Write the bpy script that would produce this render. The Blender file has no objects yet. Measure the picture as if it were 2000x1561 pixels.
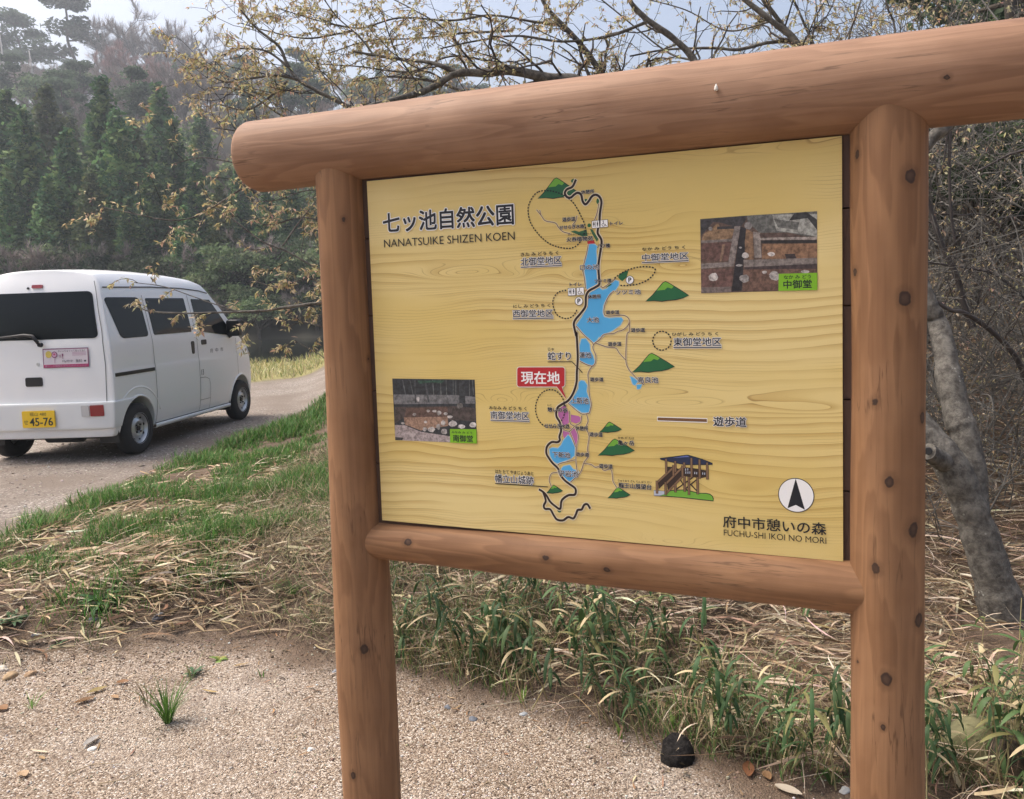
import bpy, bmesh, math, random
import numpy as np
from mathutils import Vector, Matrix
rng = np.random.default_rng(7)
random.seed(7)
SC = bpy.context.scene
COL = SC.collection
R_ = math.radians
# ------------------------------------------------------------------ camera
F_PX, PPX, PPY = 1603.93, 96.81, -78.69
PITCH, ROLL = 0.0726, -0.0337
EYE = 1.6
_cp, _sp, _cr, _sr = math.cos(PITCH), math.sin(PITCH), math.cos(ROLL), math.sin(ROLL)
C_F = np.array([0, _cp, -_sp]); _u = np.array([0, _sp, _cp]); _r = np.array([1.0, 0, 0])
C_R = _cr*_r + _sr*_u
C_U = -_sr*_r + _cr*_u
cam = bpy.data.cameras.new('camera')
cam_ob = bpy.data.objects.new('camera', cam); COL.objects.link(cam_ob)
cam.sensor_width = 36; cam.sensor_fit = 'HORIZONTAL'
cam.lens = 36*F_PX/2000
cam.shift_x = -PPX/2000; cam.shift_y = PPY/2000
cam.clip_start = 0.05; cam.clip_end = 3000
m = Matrix.Identity(4)
for i in range(3):
    m[i][0] = C_R[i]; m[i][1] = C_U[i]; m[i][2] = -C_F[i]
m[2][3] = EYE
cam_ob.matrix_world = m
SC.camera = cam_ob
# ------------------------------------------------------------------ sky, sun, exposure
SUN_EL, SUN_AZ = R_(60), R_(-78)            # azimuth from +Y towards +X
w = bpy.data.worlds.new('World'); SC.world = w; w.use_nodes = True
nt = w.node_tree; nt.nodes.clear()
sky = nt.nodes.new('ShaderNodeTexSky'); sky.sky_type = 'NISHITA'; sky.sun_disc = False
sky.sun_elevation = SUN_EL; sky.sun_rotation = SUN_AZ
sky.air_density = 1.0; sky.dust_density = 10.0; sky.ozone_density = 1.0; sky.altitude = 200
bgn = nt.nodes.new('ShaderNodeBackground'); bgn.inputs['Strength'].default_value = 0.15
out = nt.nodes.new('ShaderNodeOutputWorld')
nt.links.new(sky.outputs[0], bgn.inputs[0]); nt.links.new(bgn.outputs[0], out.inputs[0])
sl = bpy.data.lights.new('sun', 'SUN'); sl.energy = 1.5; sl.angle = R_(26); sl.color = (1, .97, .93)
so = bpy.data.objects.new('sun', sl); COL.objects.link(so)
sd = Vector((math.sin(SUN_AZ)*math.cos(SUN_EL), math.cos(SUN_AZ)*math.cos(SUN_EL), math.sin(SUN_EL)))
so.rotation_euler = sd.to_track_quat('Z', 'Y').to_euler(); so.location = (0, 0, 60)
SC.view_settings.view_transform = 'Standard'; SC.view_settings.look = 'None'
SC.view_settings.exposure = 0.82; SC.view_settings.gamma = 1.0
SC.render.engine = 'CYCLES'
SC.cycles.max_bounces = 8; SC.cycles.diffuse_bounces = 3; SC.cycles.glossy_bounces = 3
SC.cycles.transmission_bounces = 4; SC.cycles.transparent_max_bounces = 8; SC.cycles.volume_bounces = 0
SC.cycles.use_denoising = True
# ------------------------------------------------------------------ helpers
def px_ray(x, y):
    return C_F + C_R*(x-1000-PPX)/F_PX - C_U*(y-780.5-PPY)/F_PX
def at(x, y, depth):
    """world point seen at photograph pixel (x,y), `depth` metres ahead."""
    p = px_ray(x, y)*depth
    return np.array([p[0], p[1], p[2]+EYE])
def on_z(x, y, z):
    d = px_ray(x, y); t = (z-EYE)/d[2]
    return np.array([d[0]*t, d[1]*t, z])
def tag(o, label=None, cat=None, group=None, kind=None):
    if label: o['label'] = label
    if cat: o['category'] = cat
    if group: o['group'] = group
    if kind: o['kind'] = kind
    return o
def empty(name, loc=(0, 0, 0), rz=0.0, **k):
    o = bpy.data.objects.new(name, None); COL.objects.link(o)
    o.location = loc; o.rotation_euler = (0, 0, rz); o.empty_display_size = .1
    return tag(o, **k)
def mesh_from(name, V, Fs, mats=(), mi=None, col=None, smooth=False, attrs=None):
    """V (n,3); Fs: list of faces, or (m,k) int array."""
    me = bpy.data.meshes.new(name)
    V = np.asarray(V, np.float32)
    if isinstance(Fs, np.ndarray):
        n, k = Fs.shape
        me.vertices.add(len(V)); me.vertices.foreach_set('co', V.ravel())
        me.loops.add(n*k); me.loops.foreach_set('vertex_index', Fs.astype(np.int32).ravel())
        me.polygons.add(n); me.polygons.foreach_set('loop_start', np.arange(0, n*k, k, dtype=np.int32))
        me.polygons.foreach_set('loop_total', np.full(n, k, np.int32))
    else:
        me.from_pydata(V.tolist(), [], [list(map(int, f)) for f in Fs])
    for mt in mats: me.materials.append(mt)
    if mi is not None: me.polygons.foreach_set('material_index', np.asarray(mi, np.int32))
    if smooth: me.polygons.foreach_set('use_smooth', np.ones(len(me.polygons), bool))
    if col is not None:
        a = me.attributes.new('Col', 'FLOAT_COLOR', 'POINT')
        c = np.ones((len(V), 4), np.float32); c[:, :3] = col
        a.data.foreach_set('color', c.ravel())
    for nm, val in (attrs or {}).items():
        a = me.attributes.new(nm, 'FLOAT', 'POINT'); a.data.foreach_set('value', np.asarray(val, np.float32))
    me.update(calc_edges=True); me.validate()
    return me
def link(name, me, parent=None, **k):
    o = bpy.data.objects.new(name, me); COL.objects.link(o)
    if parent: o.parent = parent
    return tag(o, **k)
class MB:
    """collects pieces into one mesh"""
    def __init__(s): s.v = []; s.f = []; s.m = []; s.n = 0; s.c = []
    def add(s, V, F, mi=0, col=None):
        V = np.asarray(V, float).reshape(-1, 3)
        s.v.append(V); s.f += [[i+s.n for i in f] for f in F]; s.m += [mi]*len(F); s.n += len(V)
        s.c.append(np.broadcast_to(np.asarray(col if col is not None else (1, 1, 1), float), (len(V), 3)))
        return s
    def box(s, c, d, mi=0, M=None):
        c = np.array(c, float); d = np.array(d, float)/2
        V = np.array([[x, y, z] for x in (-1, 1) for y in (-1, 1) for z in (-1, 1)], float)*d
        if M is not None: V = V @ np.array(M).T
        s.add(V+c, [(0, 1, 3, 2), (4, 6, 7, 5), (0, 4, 5, 1), (2, 3, 7, 6), (0, 2, 6, 4), (1, 5, 7, 3)], mi); return s
    def tube(s, P, r, n=8, mi=0, caps=True, col=None):
        V, F = tube(P, r, n, caps); s.add(V, F, mi, col); return s
    def mesh(s, name, mats, smooth=False, usecol=False):
        V = np.concatenate(s.v) if s.v else np.zeros((0, 3))
        return mesh_from(name, V, s.f, mats, s.m, np.concatenate(s.c) if usecol else None, smooth)
def nrm(v):
    v = np.asarray(v, float); return v/np.maximum(np.linalg.norm(v, axis=-1, keepdims=True), 1e-9)
def tube(P, r, n=8, caps=True):
    P = np.asarray(P, float); k = len(P); r = np.broadcast_to(np.asarray(r, float), (k,))
    T = nrm(np.gradient(P, axis=0))
    a = np.array([0, 0, 1.0]) if abs(T[0][2]) < .9 else np.array([1.0, 0, 0])
    N = nrm(np.cross(T[0], a)); V = []
    for i in range(k):
        N = nrm(N - T[i]*np.dot(N, T[i])); B = np.cross(T[i], N)
        th = np.arange(n)*2*math.pi/n
        V.append(P[i] + r[i]*(np.cos(th)[:, None]*N + np.sin(th)[:, None]*B))
    V = np.concatenate(V); F = []
    for i in range(k-1):
        for j in range(n):
            j2 = (j+1) % n
            F.append((i*n+j, i*n+j2, (i+1)*n+j2, (i+1)*n+j))
    if caps: F.append(tuple(range(n-1, -1, -1))); F.append(tuple((k-1)*n+j for j in range(n)))
    return V, F
def smooth_line(P, n=8, closed=False):
    P = np.asarray(P, float)
    if closed: Q = np.concatenate([P[-1:], P, P[:2]])
    else: Q = np.concatenate([2*P[:1]-P[1:2], P, 2*P[-1:]-P[-2:-1]])
    o = []; t = np.linspace(0, 1, n, endpoint=False)[:, None]
    for i in range(1, len(Q)-2):
        a, b, c, d = Q[i-1], Q[i], Q[i+1], Q[i+2]
        o.append(.5*((2*b)+(-a+c)*t+(2*a-5*b+4*c-d)*t*t+(-a+3*b-3*c+d)*t**3))
    o = np.concatenate(o)
    return o if closed else np.concatenate([o, P[-1:]])
def sstep(a, b, x):
    t = np.clip((np.asarray(x, float)-a)/(b-a), 0, 1); return t*t*(3-2*t)
# ---- smooth value noise for geometry
_NT = np.random.default_rng(3).random((64, 64))
def vnoise(x, y):
    x = np.asarray(x, float); y = np.asarray(y, float)
    xi = np.floor(x).astype(int); yi = np.floor(y).astype(int); fx = x-xi; fy = y-yi
    fx = fx*fx*(3-2*fx); fy = fy*fy*(3-2*fy)
    g = lambda i, j: _NT[i % 64, j % 64]
    return (g(xi, yi)*(1-fx)+g(xi+1, yi)*fx)*(1-fy)+(g(xi, yi+1)*(1-fx)+g(xi+1, yi+1)*fx)*fy-.5
# ---- materials
def new_mat(name):
    mt = bpy.data.materials.new(name); mt.use_nodes = True
    nt = mt.node_tree; b = nt.nodes['Principled BSDF']
    return mt, nt, b
def flat(name, c, rough=.6, metal=0.0, spec=.5, coat=0.0, nz=0.0, nscale=8.0, bump=0.0):
    mt, nt, b = new_mat(name)
    b.inputs['Base Color'].default_value = (*c, 1); b.inputs['Roughness'].default_value = rough
    b.inputs['Metallic'].default_value = metal; b.inputs['Specular IOR Level'].default_value = spec
    b.inputs['Coat Weight'].default_value = coat; b.inputs['Coat Roughness'].default_value = .05
    if nz or bump:
        tc = nt.nodes.new('ShaderNodeTexCoord'); n = nt.nodes.new('ShaderNodeTexNoise')
        n.inputs['Scale'].default_value = nscale; n.inputs['Detail'].default_value = 6
        nt.links.new(tc.outputs['Object'], n.inputs['Vector'])
        mx = nt.nodes.new('ShaderNodeMix'); mx.data_type = 'RGBA'
        mx.inputs[6].default_value = (*[v*(1-nz) for v in c], 1); mx.inputs[7].default_value = (*[min(1, v*(1+nz)) for v in c], 1)
        nt.links.new(n.outputs[0], mx.inputs[0]); nt.links.new(mx.outputs[2], b.inputs['Base Color'])
        if bump:
            bp = nt.nodes.new('ShaderNodeBump'); bp.inputs['Strength'].default_value = bump; bp.inputs['Distance'].default_value = .01
            nt.links.new(n.outputs[0], bp.inputs['Height']); nt.links.new(bp.outputs[0], b.inputs['Normal'])
    return mt
def col_mat(name, rough=.6, trans=0.0, spec=.3, nz=.25, nscale=6.0):
    """vertex colour x a little noise; optional translucency for leaves."""
    mt, nt, b = new_mat(name)
    a = nt.nodes.new('ShaderNodeAttribute'); a.attribute_name = 'Col'
    oi = nt.nodes.new('ShaderNodeObjectInfo')
    hv = nt.nodes.new('ShaderNodeHueSaturation')
    mr = nt.nodes.new('ShaderNodeMapRange'); mr.inputs[3].default_value = 1-nz; mr.inputs[4].default_value = 1+nz
    nt.links.new(oi.outputs['Random'], mr.inputs[0]); nt.links.new(mr.outputs[0], hv.inputs['Value'])
    nt.links.new(a.outputs['Color'], hv.inputs['Color'])
    nt.links.new(hv.outputs[0], b.inputs['Base Color'])
    b.inputs['Roughness'].default_value = rough; b.inputs['Specular IOR Level'].default_value = spec
    if trans:
        t = nt.nodes.new('ShaderNodeBsdfTranslucent'); nt.links.new(hv.outputs[0], t.inputs[0])
        mx = nt.nodes.new('ShaderNodeMixShader'); mx.inputs[0].default_value = trans
        o = nt.nodes['Material Output']
        nt.links.new(b.outputs[0], mx.inputs[1]); nt.links.new(t.outputs[0], mx.inputs[2]); nt.links.new(mx.outputs[0], o.inputs[0])
    return mt
def N(nt, t, **kw):
    n = nt.nodes.new(t)
    for k, v in kw.items():
        if k.startswith('i'): n.inputs[int(k[1:])].default_value = v
        else: setattr(n, k, v)
    return n
def math_(nt, op, a, b=None, c=None):
    n = nt.nodes.new('ShaderNodeMath'); n.operation = op
    for i, q in enumerate((a, b, c)):
        if q is None: continue
        if isinstance(q, (int, float)): n.inputs[i].default_value = q
        else: nt.links.new(q, n.inputs[i])
    return n.outputs[0]
def mix_(nt, f, a, b):
    n = nt.nodes.new('ShaderNodeMix'); n.data_type = 'RGBA'
    for i, q in ((0, f), (6, a), (7, b)):
        if isinstance(q, (int, float)): n.inputs[i].default_value = q
        elif isinstance(q, tuple): n.inputs[i].default_value = (*q, 1)
        else: nt.links.new(q, n.inputs[i])
    return n.outputs[2]
def mapr(nt, x, a, b, c=0.0, d=1.0, smooth=True):
    n = nt.nodes.new('ShaderNodeMapRange'); n.interpolation_type = 'SMOOTHSTEP' if smooth else 'LINEAR'
    for i, q in enumerate((a, b, c, d)): n.inputs[i+1].default_value = q
    nt.links.new(x, n.inputs[0]); return n.outputs[0]
# ================================================================== INFORMATION SIGN
S_YAW, S_LEAN, S_W, S_H = -0.387946, 0.005432, 1.17468, 0.9
S_TL = np.array([-0.49215, 2.17136, 0.32424+EYE])
_a = np.array([math.cos(S_YAW), math.sin(S_YAW), 0]); S_N = np.array([-math.sin(S_YAW), math.cos(S_YAW), 0])
S_UP = np.array([0, 0, 1.0])*math.cos(S_LEAN)+_a*math.sin(S_LEAN)
S_A = _a*math.cos(S_LEAN)-np.array([0, 0, 1.0])*math.sin(S_LEAN)
ZT = float(S_TL[2])                                   # local height of the panel's top edge
S_M = np.stack([S_A, S_N, S_UP], 1)
S_O = S_TL - S_UP*ZT
_eye_l = S_M.T @ (np.array([0, 0, EYE])-S_O)
def sl_(x, y, off=0.0):
    """sign-local (x,z) on the plane y=off for a photograph pixel"""
    d = S_M.T @ px_ray(x, y); t = (off-_eye_l[1])/d[1]; p = _eye_l+d*t
    return np.array([p[0], p[2]])
sign = empty('information_sign', tuple(S_O), label='large brown log-framed park map sign with yellow printed panel beside the gravel pad', cat='map sign')
mw = Matrix.Identity(4)
for i in range(3):
    for j in range(3): mw[i][j] = S_M[i][j]
    mw[i][3] = S_O[i]
sign.matrix_world = mw

def log_mat(name, base, dark, light):
    mt, nt, b = new_mat(name); L = nt.links.new
    tc = N(nt, 'ShaderNodeTexCoord'); at_ = N(nt, 'ShaderNodeAttribute', attribute_name='knot')
    kn0 = N(nt, 'ShaderNodeTexNoise', i2=55.0, i3=3.0); L(tc.outputs['Object'], kn0.inputs['Vector'])
    kn = math_(nt, 'ADD', at_.outputs['Fac'], math_(nt, 'MULTIPLY', math_(nt, 'SUBTRACT', kn0.outputs[0], .5), .9))
    mp = N(nt, 'ShaderNodeMapping'); mp.inputs['Scale'].default_value = (9, 9, 1.1); L(tc.outputs['Object'], mp.inputs[0])
    n1 = N(nt, 'ShaderNodeTexNoise', i2=1.0, i3=3.0); L(mp.outputs[0], n1.inputs['Vector'])
    # flame figure: contour lines of a stretched noise, pushed aside by knots
    kw = math_(nt, 'DIVIDE', .22, math_(nt, 'ADD', kn, .35))
    f = math_(nt, 'ADD', math_(nt, 'MULTIPLY', n1.outputs[0], 11.0), kw)
    fr = math_(nt, 'FRACT', f)
    line = mapr(nt, fr, 0.0, .75); line2 = mapr(nt, fr, .86, 1.0)
    ring = math_(nt, 'SUBTRACT', line, line2)
    mp2 = N(nt, 'ShaderNodeMapping'); mp2.inputs['Scale'].default_value = (120, 120, 2.2); L(tc.outputs['Object'], mp2.inputs[0])
    n2 = N(nt, 'ShaderNodeTexNoise', i2=1.0, i3=4.0); L(mp2.outputs[0], n2.inputs['Vector'])
    n3 = N(nt, 'ShaderNodeTexNoise', i2=3.5, i3=5.0); L(tc.outputs['Object'], n3.inputs['Vector'])
    c = mix_(nt, math_(nt, 'MULTIPLY', ring, .55), base, dark)
    c = mix_(nt, math_(nt, 'MULTIPLY', mapr(nt, n2.outputs[0], .42, .72), .38), c, dark)
    c = mix_(nt, math_(nt, 'MULTIPLY', mapr(nt, n3.outputs[0], .42, .68), .5), c, light)
    halo = mapr(nt, kn, 1.0, 2.1, 1.0, 0.0)
    c = mix_(nt, math_(nt, 'MULTIPLY', halo, .35), c, tuple(v*.55 for v in dark))
    core = mapr(nt, kn, .78, 1.02, .9, 0.0)
    kc = mix_(nt, mapr(nt, kn, .2, .8), (.075, .043, .03), (.03, .018, .014))
    c = mix_(nt, core, c, kc)
    # drying checks: thin dark lines along the grain
    mp4 = N(nt, 'ShaderNodeMapping'); mp4.inputs['Scale'].default_value = (26, 26, 1.6); mp4.inputs['Location'].default_value = (3, 1, 7); L(tc.outputs['Object'], mp4.inputs[0])
    n4 = N(nt, 'ShaderNodeTexNoise', i2=1.0, i3=5.0); L(mp4.outputs[0], n4.inputs['Vector'])
    crack = math_(nt, 'MULTIPLY', mapr(nt, math_(nt, 'ABSOLUTE', math_(nt, 'SUBTRACT', n4.outputs[0], .5)), .0, .012, 1.0, 0.0), mapr(nt, n3.outputs[0], .50, .60))
    c = mix_(nt, math_(nt, 'MULTIPLY', crack, .55), c, tuple(v*.32 for v in dark))
    L(c, b.inputs['Base Color']); b.inputs['Roughness'].default_value = .68
    b.inputs['Specular IOR Level'].default_value = .3
    b.inputs['Coat Weight'].default_value = .04; b.inputs['Coat Roughness'].default_value = .4
    bp = N(nt, 'ShaderNodeBump'); bp.inputs['Strength'].default_value = .25; bp.inputs['Distance'].default_value = .004
    L(math_(nt, 'ADD', n2.outputs[0], math_(nt, 'MULTIPLY', core, .6)), bp.inputs['Height']); L(bp.outputs[0], b.inputs['Normal'])
    return mt
M_LOG = log_mat('stained_log', (.265, .138, .066), (.15, .07, .032), (.33, .182, .095))
M_BEAM = log_mat('stained_log_pale', (.275, .155, .092), (.165, .083, .046), (.34, .205, .13))

def log_mesh(name, L, r0, r1, knots=(), seed=0, wob=.0022, round_end=0.0, step=.008, nseg=112):
    """log along +Z from 0 to L; knots: (phi, z, size) with phi=0 on the -Y side"""
    z = np.arange(0, L+1e-6, step)
    if round_end:
        e = round_end*np.array([0, .04, .1, .2, .35, .55, .8]); z = np.unique(np.concatenate([e, z[(z > round_end) & (z < L-round_end)], L-e]))
    th = np.arange(nseg)*2*math.pi/nseg
    r = r0+(r1-r0)*z/L
    rr = r[:, None]+wob*3.2*vnoise(z*2.3+seed*3.1, z*0+seed)[:, None]+wob*4*vnoise(np.cos(th)[None]*1.3+seed*7.3+z[:, None]*1.7, np.sin(th)[None]*1.3+z[:, None]*.9+seed)
    if round_end:
        d = np.minimum(z, L-z); q = np.clip(1-d/round_end, 0, 1)
        rr = rr-round_end*(1-np.sqrt(np.maximum(1-q**2, 0)))[:, None]
    V = np.stack([rr*np.sin(th), -rr*np.cos(th), np.broadcast_to(z[:, None], rr.shape)], -1).reshape(-1, 3)
    k, n = len(z), nseg
    i = np.arange(k-1)[:, None]*n; j = np.arange(n)[None]; j2 = (j+1) % n
    F = np.stack([i+j, i+j2, i+n+j2, i+n+j], -1).reshape(-1, 4).tolist()
    F += [list(range(n-1, -1, -1)), [(k-1)*n+q for q in range(n)]]
    kn = np.full(len(V), 9.0)
    for (ph, kz, s) in knots:
        rk = r0+(r1-r0)*kz/L
        K = np.array([rk*math.sin(ph), -rk*math.cos(ph), kz]); d = (V-K)*np.array([1, 1, .78])
        kn = np.minimum(kn, np.linalg.norm(d, axis=1)/s)
    return mesh_from(name, V, F, attrs={'knot': kn}, smooth=True)
AX = 0.02
def post_axis(l, r, off=AX):
    a, b = sl_(*l, off), sl_(*r, off); return (a[0]+b[0])/2, (b[0]-a[0])/2
xl, _ = post_axis((640, 660), (735, 660)); xr, _ = post_axis((1660, 660), (1808, 660))
def knots_px(xc, r, pts, z0=-.3):
    o = []
    for (x, y, s) in pts:
        p = sl_(x, y, AX-r*.9); ph = math.asin(max(-.97, min(.97, (p[0]-xc)/r)))
        p = sl_(x, y, AX-r*math.cos(ph)); ph = math.asin(max(-.97, min(.97, (p[0]-xc)/r)))
        o.append((ph, p[1]-z0, s))
    return o
rng_k = random.Random(4)
back = lambda n, L: [(math.pi+rng_k.uniform(-1.2, 1.2), rng_k.uniform(.2, L), rng_k.uniform(.006, .013)) for _ in range(n)]
kl = knots_px(xl, .075, [(687, 431, .0065), (720, 1263, .013), (694, 1512, .009), (735, 700, .006)])
kr = knots_px(xr, .074, [(1777, 345, .0125), (1768, 583, .0135), (1672, 302, .0085), (1668, 531, .008), (1706, 786, .0095), (1738, 941, .012),
                         (1788, 1036, .015), (1709, 1109, .0105), (1796, 1211, .013), (1731, 1325, .0125), (1725, 1418, .006), (1803, 815, .010), (1675, 1290, .004)])
for xc, kk, r0, r1, sd in ((xl, kl, .0835, .0685, 1), (xr, kr, .0755, .0725, 2)):
    me = log_mesh('post', 2.33, r0, r1, kk+back(8, 2), sd); me.materials.append(M_LOG)
    o = link('post', me, sign); o.location = (xc, AX-.006, -.3)
BZ = ZT+.098
def hor(o, x, y, z):
    """lay a +Z log along +X, keeping phi=0 facing the viewer (-Y)"""
    o.matrix_local = Matrix(((0, 0, 1, x), (0, 1, 0, y), (-1, 0, 0, z), (0, 0, 0, 1)))
def knots_h(zc, r, x0, pts):
    o = []
    for (x, y, s) in pts:
        p = sl_(x, y, AX-r*.9); ph = math.asin(max(-.97, min(.97, -(p[1]-zc)/r)))
        o.append((ph, p[0]-x0, s))
    return o
bx0 = float(sl_(458, 285, -.03)[0])+.022
me = log_mesh('beam', 1.63-bx0, .0985, .0955, knots_h(BZ, .095, bx0, [(1848, 153, .006), (840, 248, .003), (885, 322, .003)])+back(6, 1.9), 3, round_end=.022)
me.materials.append(M_BEAM); o = link('beam', me, sign); hor(o, bx0, AX, BZ)
RZ = ZT-.960
me = log_mesh('rail', xr-xl, .0565, .0565, knots_h(RZ, .0565, xl, [(797, 1059, .0095), (1068, 1088, .009), (1187, 1112, .0075), (1235, 1115, .002)]), 5)
me.materials.append(M_LOG); o = link('rail', me, sign); hor(o, xl, AX+.002, RZ)
# backing of horizontal planks behind the panel
M_PLANK = log_mat('dark_plank', (.115, .055, .033), (.07, .032, .02), (.14, .066, .04))
b = MB()
joints = [ZT+.03]+[sl_(1652, y)[1] for y in (406, 597, 781, 961)]+[ZT-.93]
for z1, z0 in zip(joints[:-1], joints[1:]):
    b.box(((S_W)/2, .019, (z0+z1)/2), (S_W+.09, .024, z1-z0-.0035))
b.box((S_W/2, .040, ZT-.45), (S_W+.06, .012, .92))
link('backing_board', b.mesh('backing_board', [M_PLANK]), sign)

# ------------------------------------------------------------------ printed panel
def panel_mat():
    mt, nt, b = new_mat('printed_wood_grain'); L = nt.links.new
    tc = N(nt, 'ShaderNodeTexCoord'); sx = N(nt, 'ShaderNodeSeparateXYZ'); L(tc.outputs['Object'], sx.inputs[0])
    X, Z = sx.outputs[0], sx.outputs[2]
    def noise(sx_, sz, det, off=0.0, rough=.5):
        mp = N(nt, 'ShaderNodeMapping'); mp.inputs['Scale'].default_value = (sx_, 1, sz); mp.inputs['Location'].default_value = (off, off*1.7, off*.3)
        L(tc.outputs['Object'], mp.inputs[0]); n = N(nt, 'ShaderNodeTexNoise', i2=1.0, i3=det); n.inputs['Roughness'].default_value = rough
        L(mp.outputs[0], n.inputs['Vector']); return n.outputs[0]
    f = math_(nt, 'MULTIPLY', Z, 44.0)
    f = math_(nt, 'ADD', f, math_(nt, 'MULTIPLY', noise(1.3, 3.2, 2.0), 4.6))
    f = math_(nt, 'ADD', f, math_(nt, 'MULTIPLY', noise(5.0, 9.0, 2.0, 3.1), .9))
    eyes = [(910, 535, .13, .020, 2.3), (1000, 540, .05, .012, 1.2), (1310, 790, .16, .022, 2.3), (985, 785, .06, .02, 1.8), (1590, 797, .1, .016, 2.0),
            (1140, 540, .05, .016, 1.5), (1330, 520, .05, .012, 1.5), (1450, 960, .10, .02, 1.3), (1480, 300, .2, .02, 1.2), (1250, 440, .1, .02, 1.2), (1300, 1060, .09, .015, 1.4)]
    for (px, py, rx, rz, A) in eyes:
        p = sl_(px, py)
        dx = math_(nt, 'MULTIPLY', math_(nt, 'SUBTRACT', X, float(p[0])), 1/rx); dz = math_(nt, 'MULTIPLY', math_(nt, 'SUBTRACT', Z, float(p[1])), 1/rz)
        e = math_(nt, 'ADD', math_(nt, 'MULTIPLY', dx, dx), math_(nt, 'MULTIPLY', dz, dz))
        f = math_(nt, 'ADD', f, math_(nt, 'MULTIPLY', math_(nt, 'EXPONENT', math_(nt, 'MULTIPLY', e, -1.0)), A))
    fr = math_(nt, 'FRACT', f)
    band = math_(nt, 'MULTIPLY', mapr(nt, fr, .45, 1.0, smooth=False), mapr(nt, fr, .985, 1.0, 1.0, 0.0))
    lstr = mapr(nt, noise(1.7, 8, 2.0, 5.0), .38, .62)
    f2 = math_(nt, 'FRACT', math_(nt, 'MULTIPLY', f, 3.5))
    thin = math_(nt, 'MULTIPLY', mapr(nt, f2, .80, .97), mapr(nt, f2, .97, 1.0, 1.0, 0.0))
    thin = math_(nt, 'MULTIPLY', thin, mapr(nt, noise(2.2, 14, 3.0, 9.0), .45, .6))
    broad = mapr(nt, noise(1.3, 5, 3.0, 12.0), .35, .68)
    c = mix_(nt, broad, (.63, .475, .16), (.70, .56, .25))
    c = mix_(nt, math_(nt, 'MULTIPLY', math_(nt, 'MULTIPLY', band, lstr), .55), c, (.40, .225, .045))
    c = mix_(nt, math_(nt, 'MULTIPLY', thin, .55), c, (.27, .165, .05))
    edge = math_(nt, 'MULTIPLY', mapr(nt, fr, .955, .985), mapr(nt, fr, .985, 1.0, 1.0, 0.0))
    c = mix_(nt, math_(nt, 'MULTIPLY', math_(nt, 'MULTIPLY', edge, lstr), .5), c, (.22, .12, .03))
    L(c, b.inputs['Base Color']); b.inputs['Roughness'].default_value = .38; b.inputs['Specular IOR Level'].default_value = .4
    return mt
panel = MB().box((S_W/2, .0028, ZT-S_H/2), (S_W, .0056, S_H))
panel = link('map_panel', panel.mesh('map_panel', [panel_mat()]), sign)

PAL = dict(ink=(.012, .014, .02), white=(.80, .80, .80), blue=(.075, .36, .66), pond_edge=(.30, .50, .62), green=(.016, .115, .045), lime=(.15, .38, .045), road=(.022, .012, .012),
           casing=(.66, .58, .42), path=(.16, .09, .05), red=(.42, .022, .03), purple=(.42, .13, .33), capt=(.19, .43, .02), grey=(.42, .46, .55),
           wood=(.20, .12, .07), wooddk=(.035, .022, .018), navy=(.02, .03, .07), roofblue=(.12, .16, .40), garden=(.03, .11, .05), pale=(.70, .66, .58), legend=(.17, .085, .04))
PK = list(PAL); PM = [flat('print_'+k, v, .38, spec=.4) for k, v in PAL.items()]
class Print:
    def __init__(s): s.b = MB(); s.k = 0
    def poly(s, P, c, layer):
        P = np.asarray(P, float); V = np.stack([P[:, 0], np.full(len(P), -.0002-layer*.00008), P[:, 1]], -1)
        a = np.sum(P[:, 0]*np.roll(P[:, 1], -1)-np.roll(P[:, 0], -1)*P[:, 1])
        f = list(range(len(P)))
        s.b.add(V, [f if a > 0 else f[::-1]], PK.index(c))
    def faces(s, P, F, c, layer):
        V = np.stack([P[:, 0], np.full(len(P), -.0002-layer*.00008), P[:, 1]], -1); s.b.add(V, F, PK.index(c))
    def ribbon(s, P, w, c, layer, closed=False, smooth=6):
        P = np.asarray(P, float)
        if smooth and len(P) > 2: P = smooth_line(P, smooth, closed)
        if closed: T = np.roll(P, -1, 0)-np.roll(P, 1, 0)
        else: T = np.gradient(P, axis=0)
        T = nrm(T); Nn = np.stack([-T[:, 1], T[:, 0]], -1)*w/2
        if not closed: P = P.copy(); P[0] -= T[0]*w*.3; P[-1] += T[-1]*w*.3
        V = np.concatenate([P+Nn, P-Nn]); n = len(P)
        F = [(i, n+i, n+(i+1) % n, (i+1) % n) for i in range(n if closed else n-1)]
        s.faces(V, F, c, layer)
    def dots(s, P, w, gap, c, layer, closed=True):
        P = smooth_line(P, 16, closed)
        if closed: P = np.concatenate([P, P[:1]])
        L = np.concatenate([[0], np.cumsum(np.linalg.norm(np.diff(P, axis=0), axis=1))])
        for q in np.arange(0, L[-1]-gap*.4, gap):
            a = np.array([np.interp(q, L, P[:, 0]), np.interp(q, L, P[:, 1])]); e = np.array([np.interp(q+gap*.36, L, P[:, 0]), np.interp(q+gap*.36, L, P[:, 1])])
            s.ribbon([a, e], w, c, layer, smooth=0)
    def disc(s, c, r, colr, layer, n=28, ry=None):
        t = np.arange(n)*2*math.pi/n; s.poly(np.stack([c[0]+r*np.cos(t), c[1]+(ry or r)*np.sin(t)], -1), colr, layer)
_tc = {}
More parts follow.
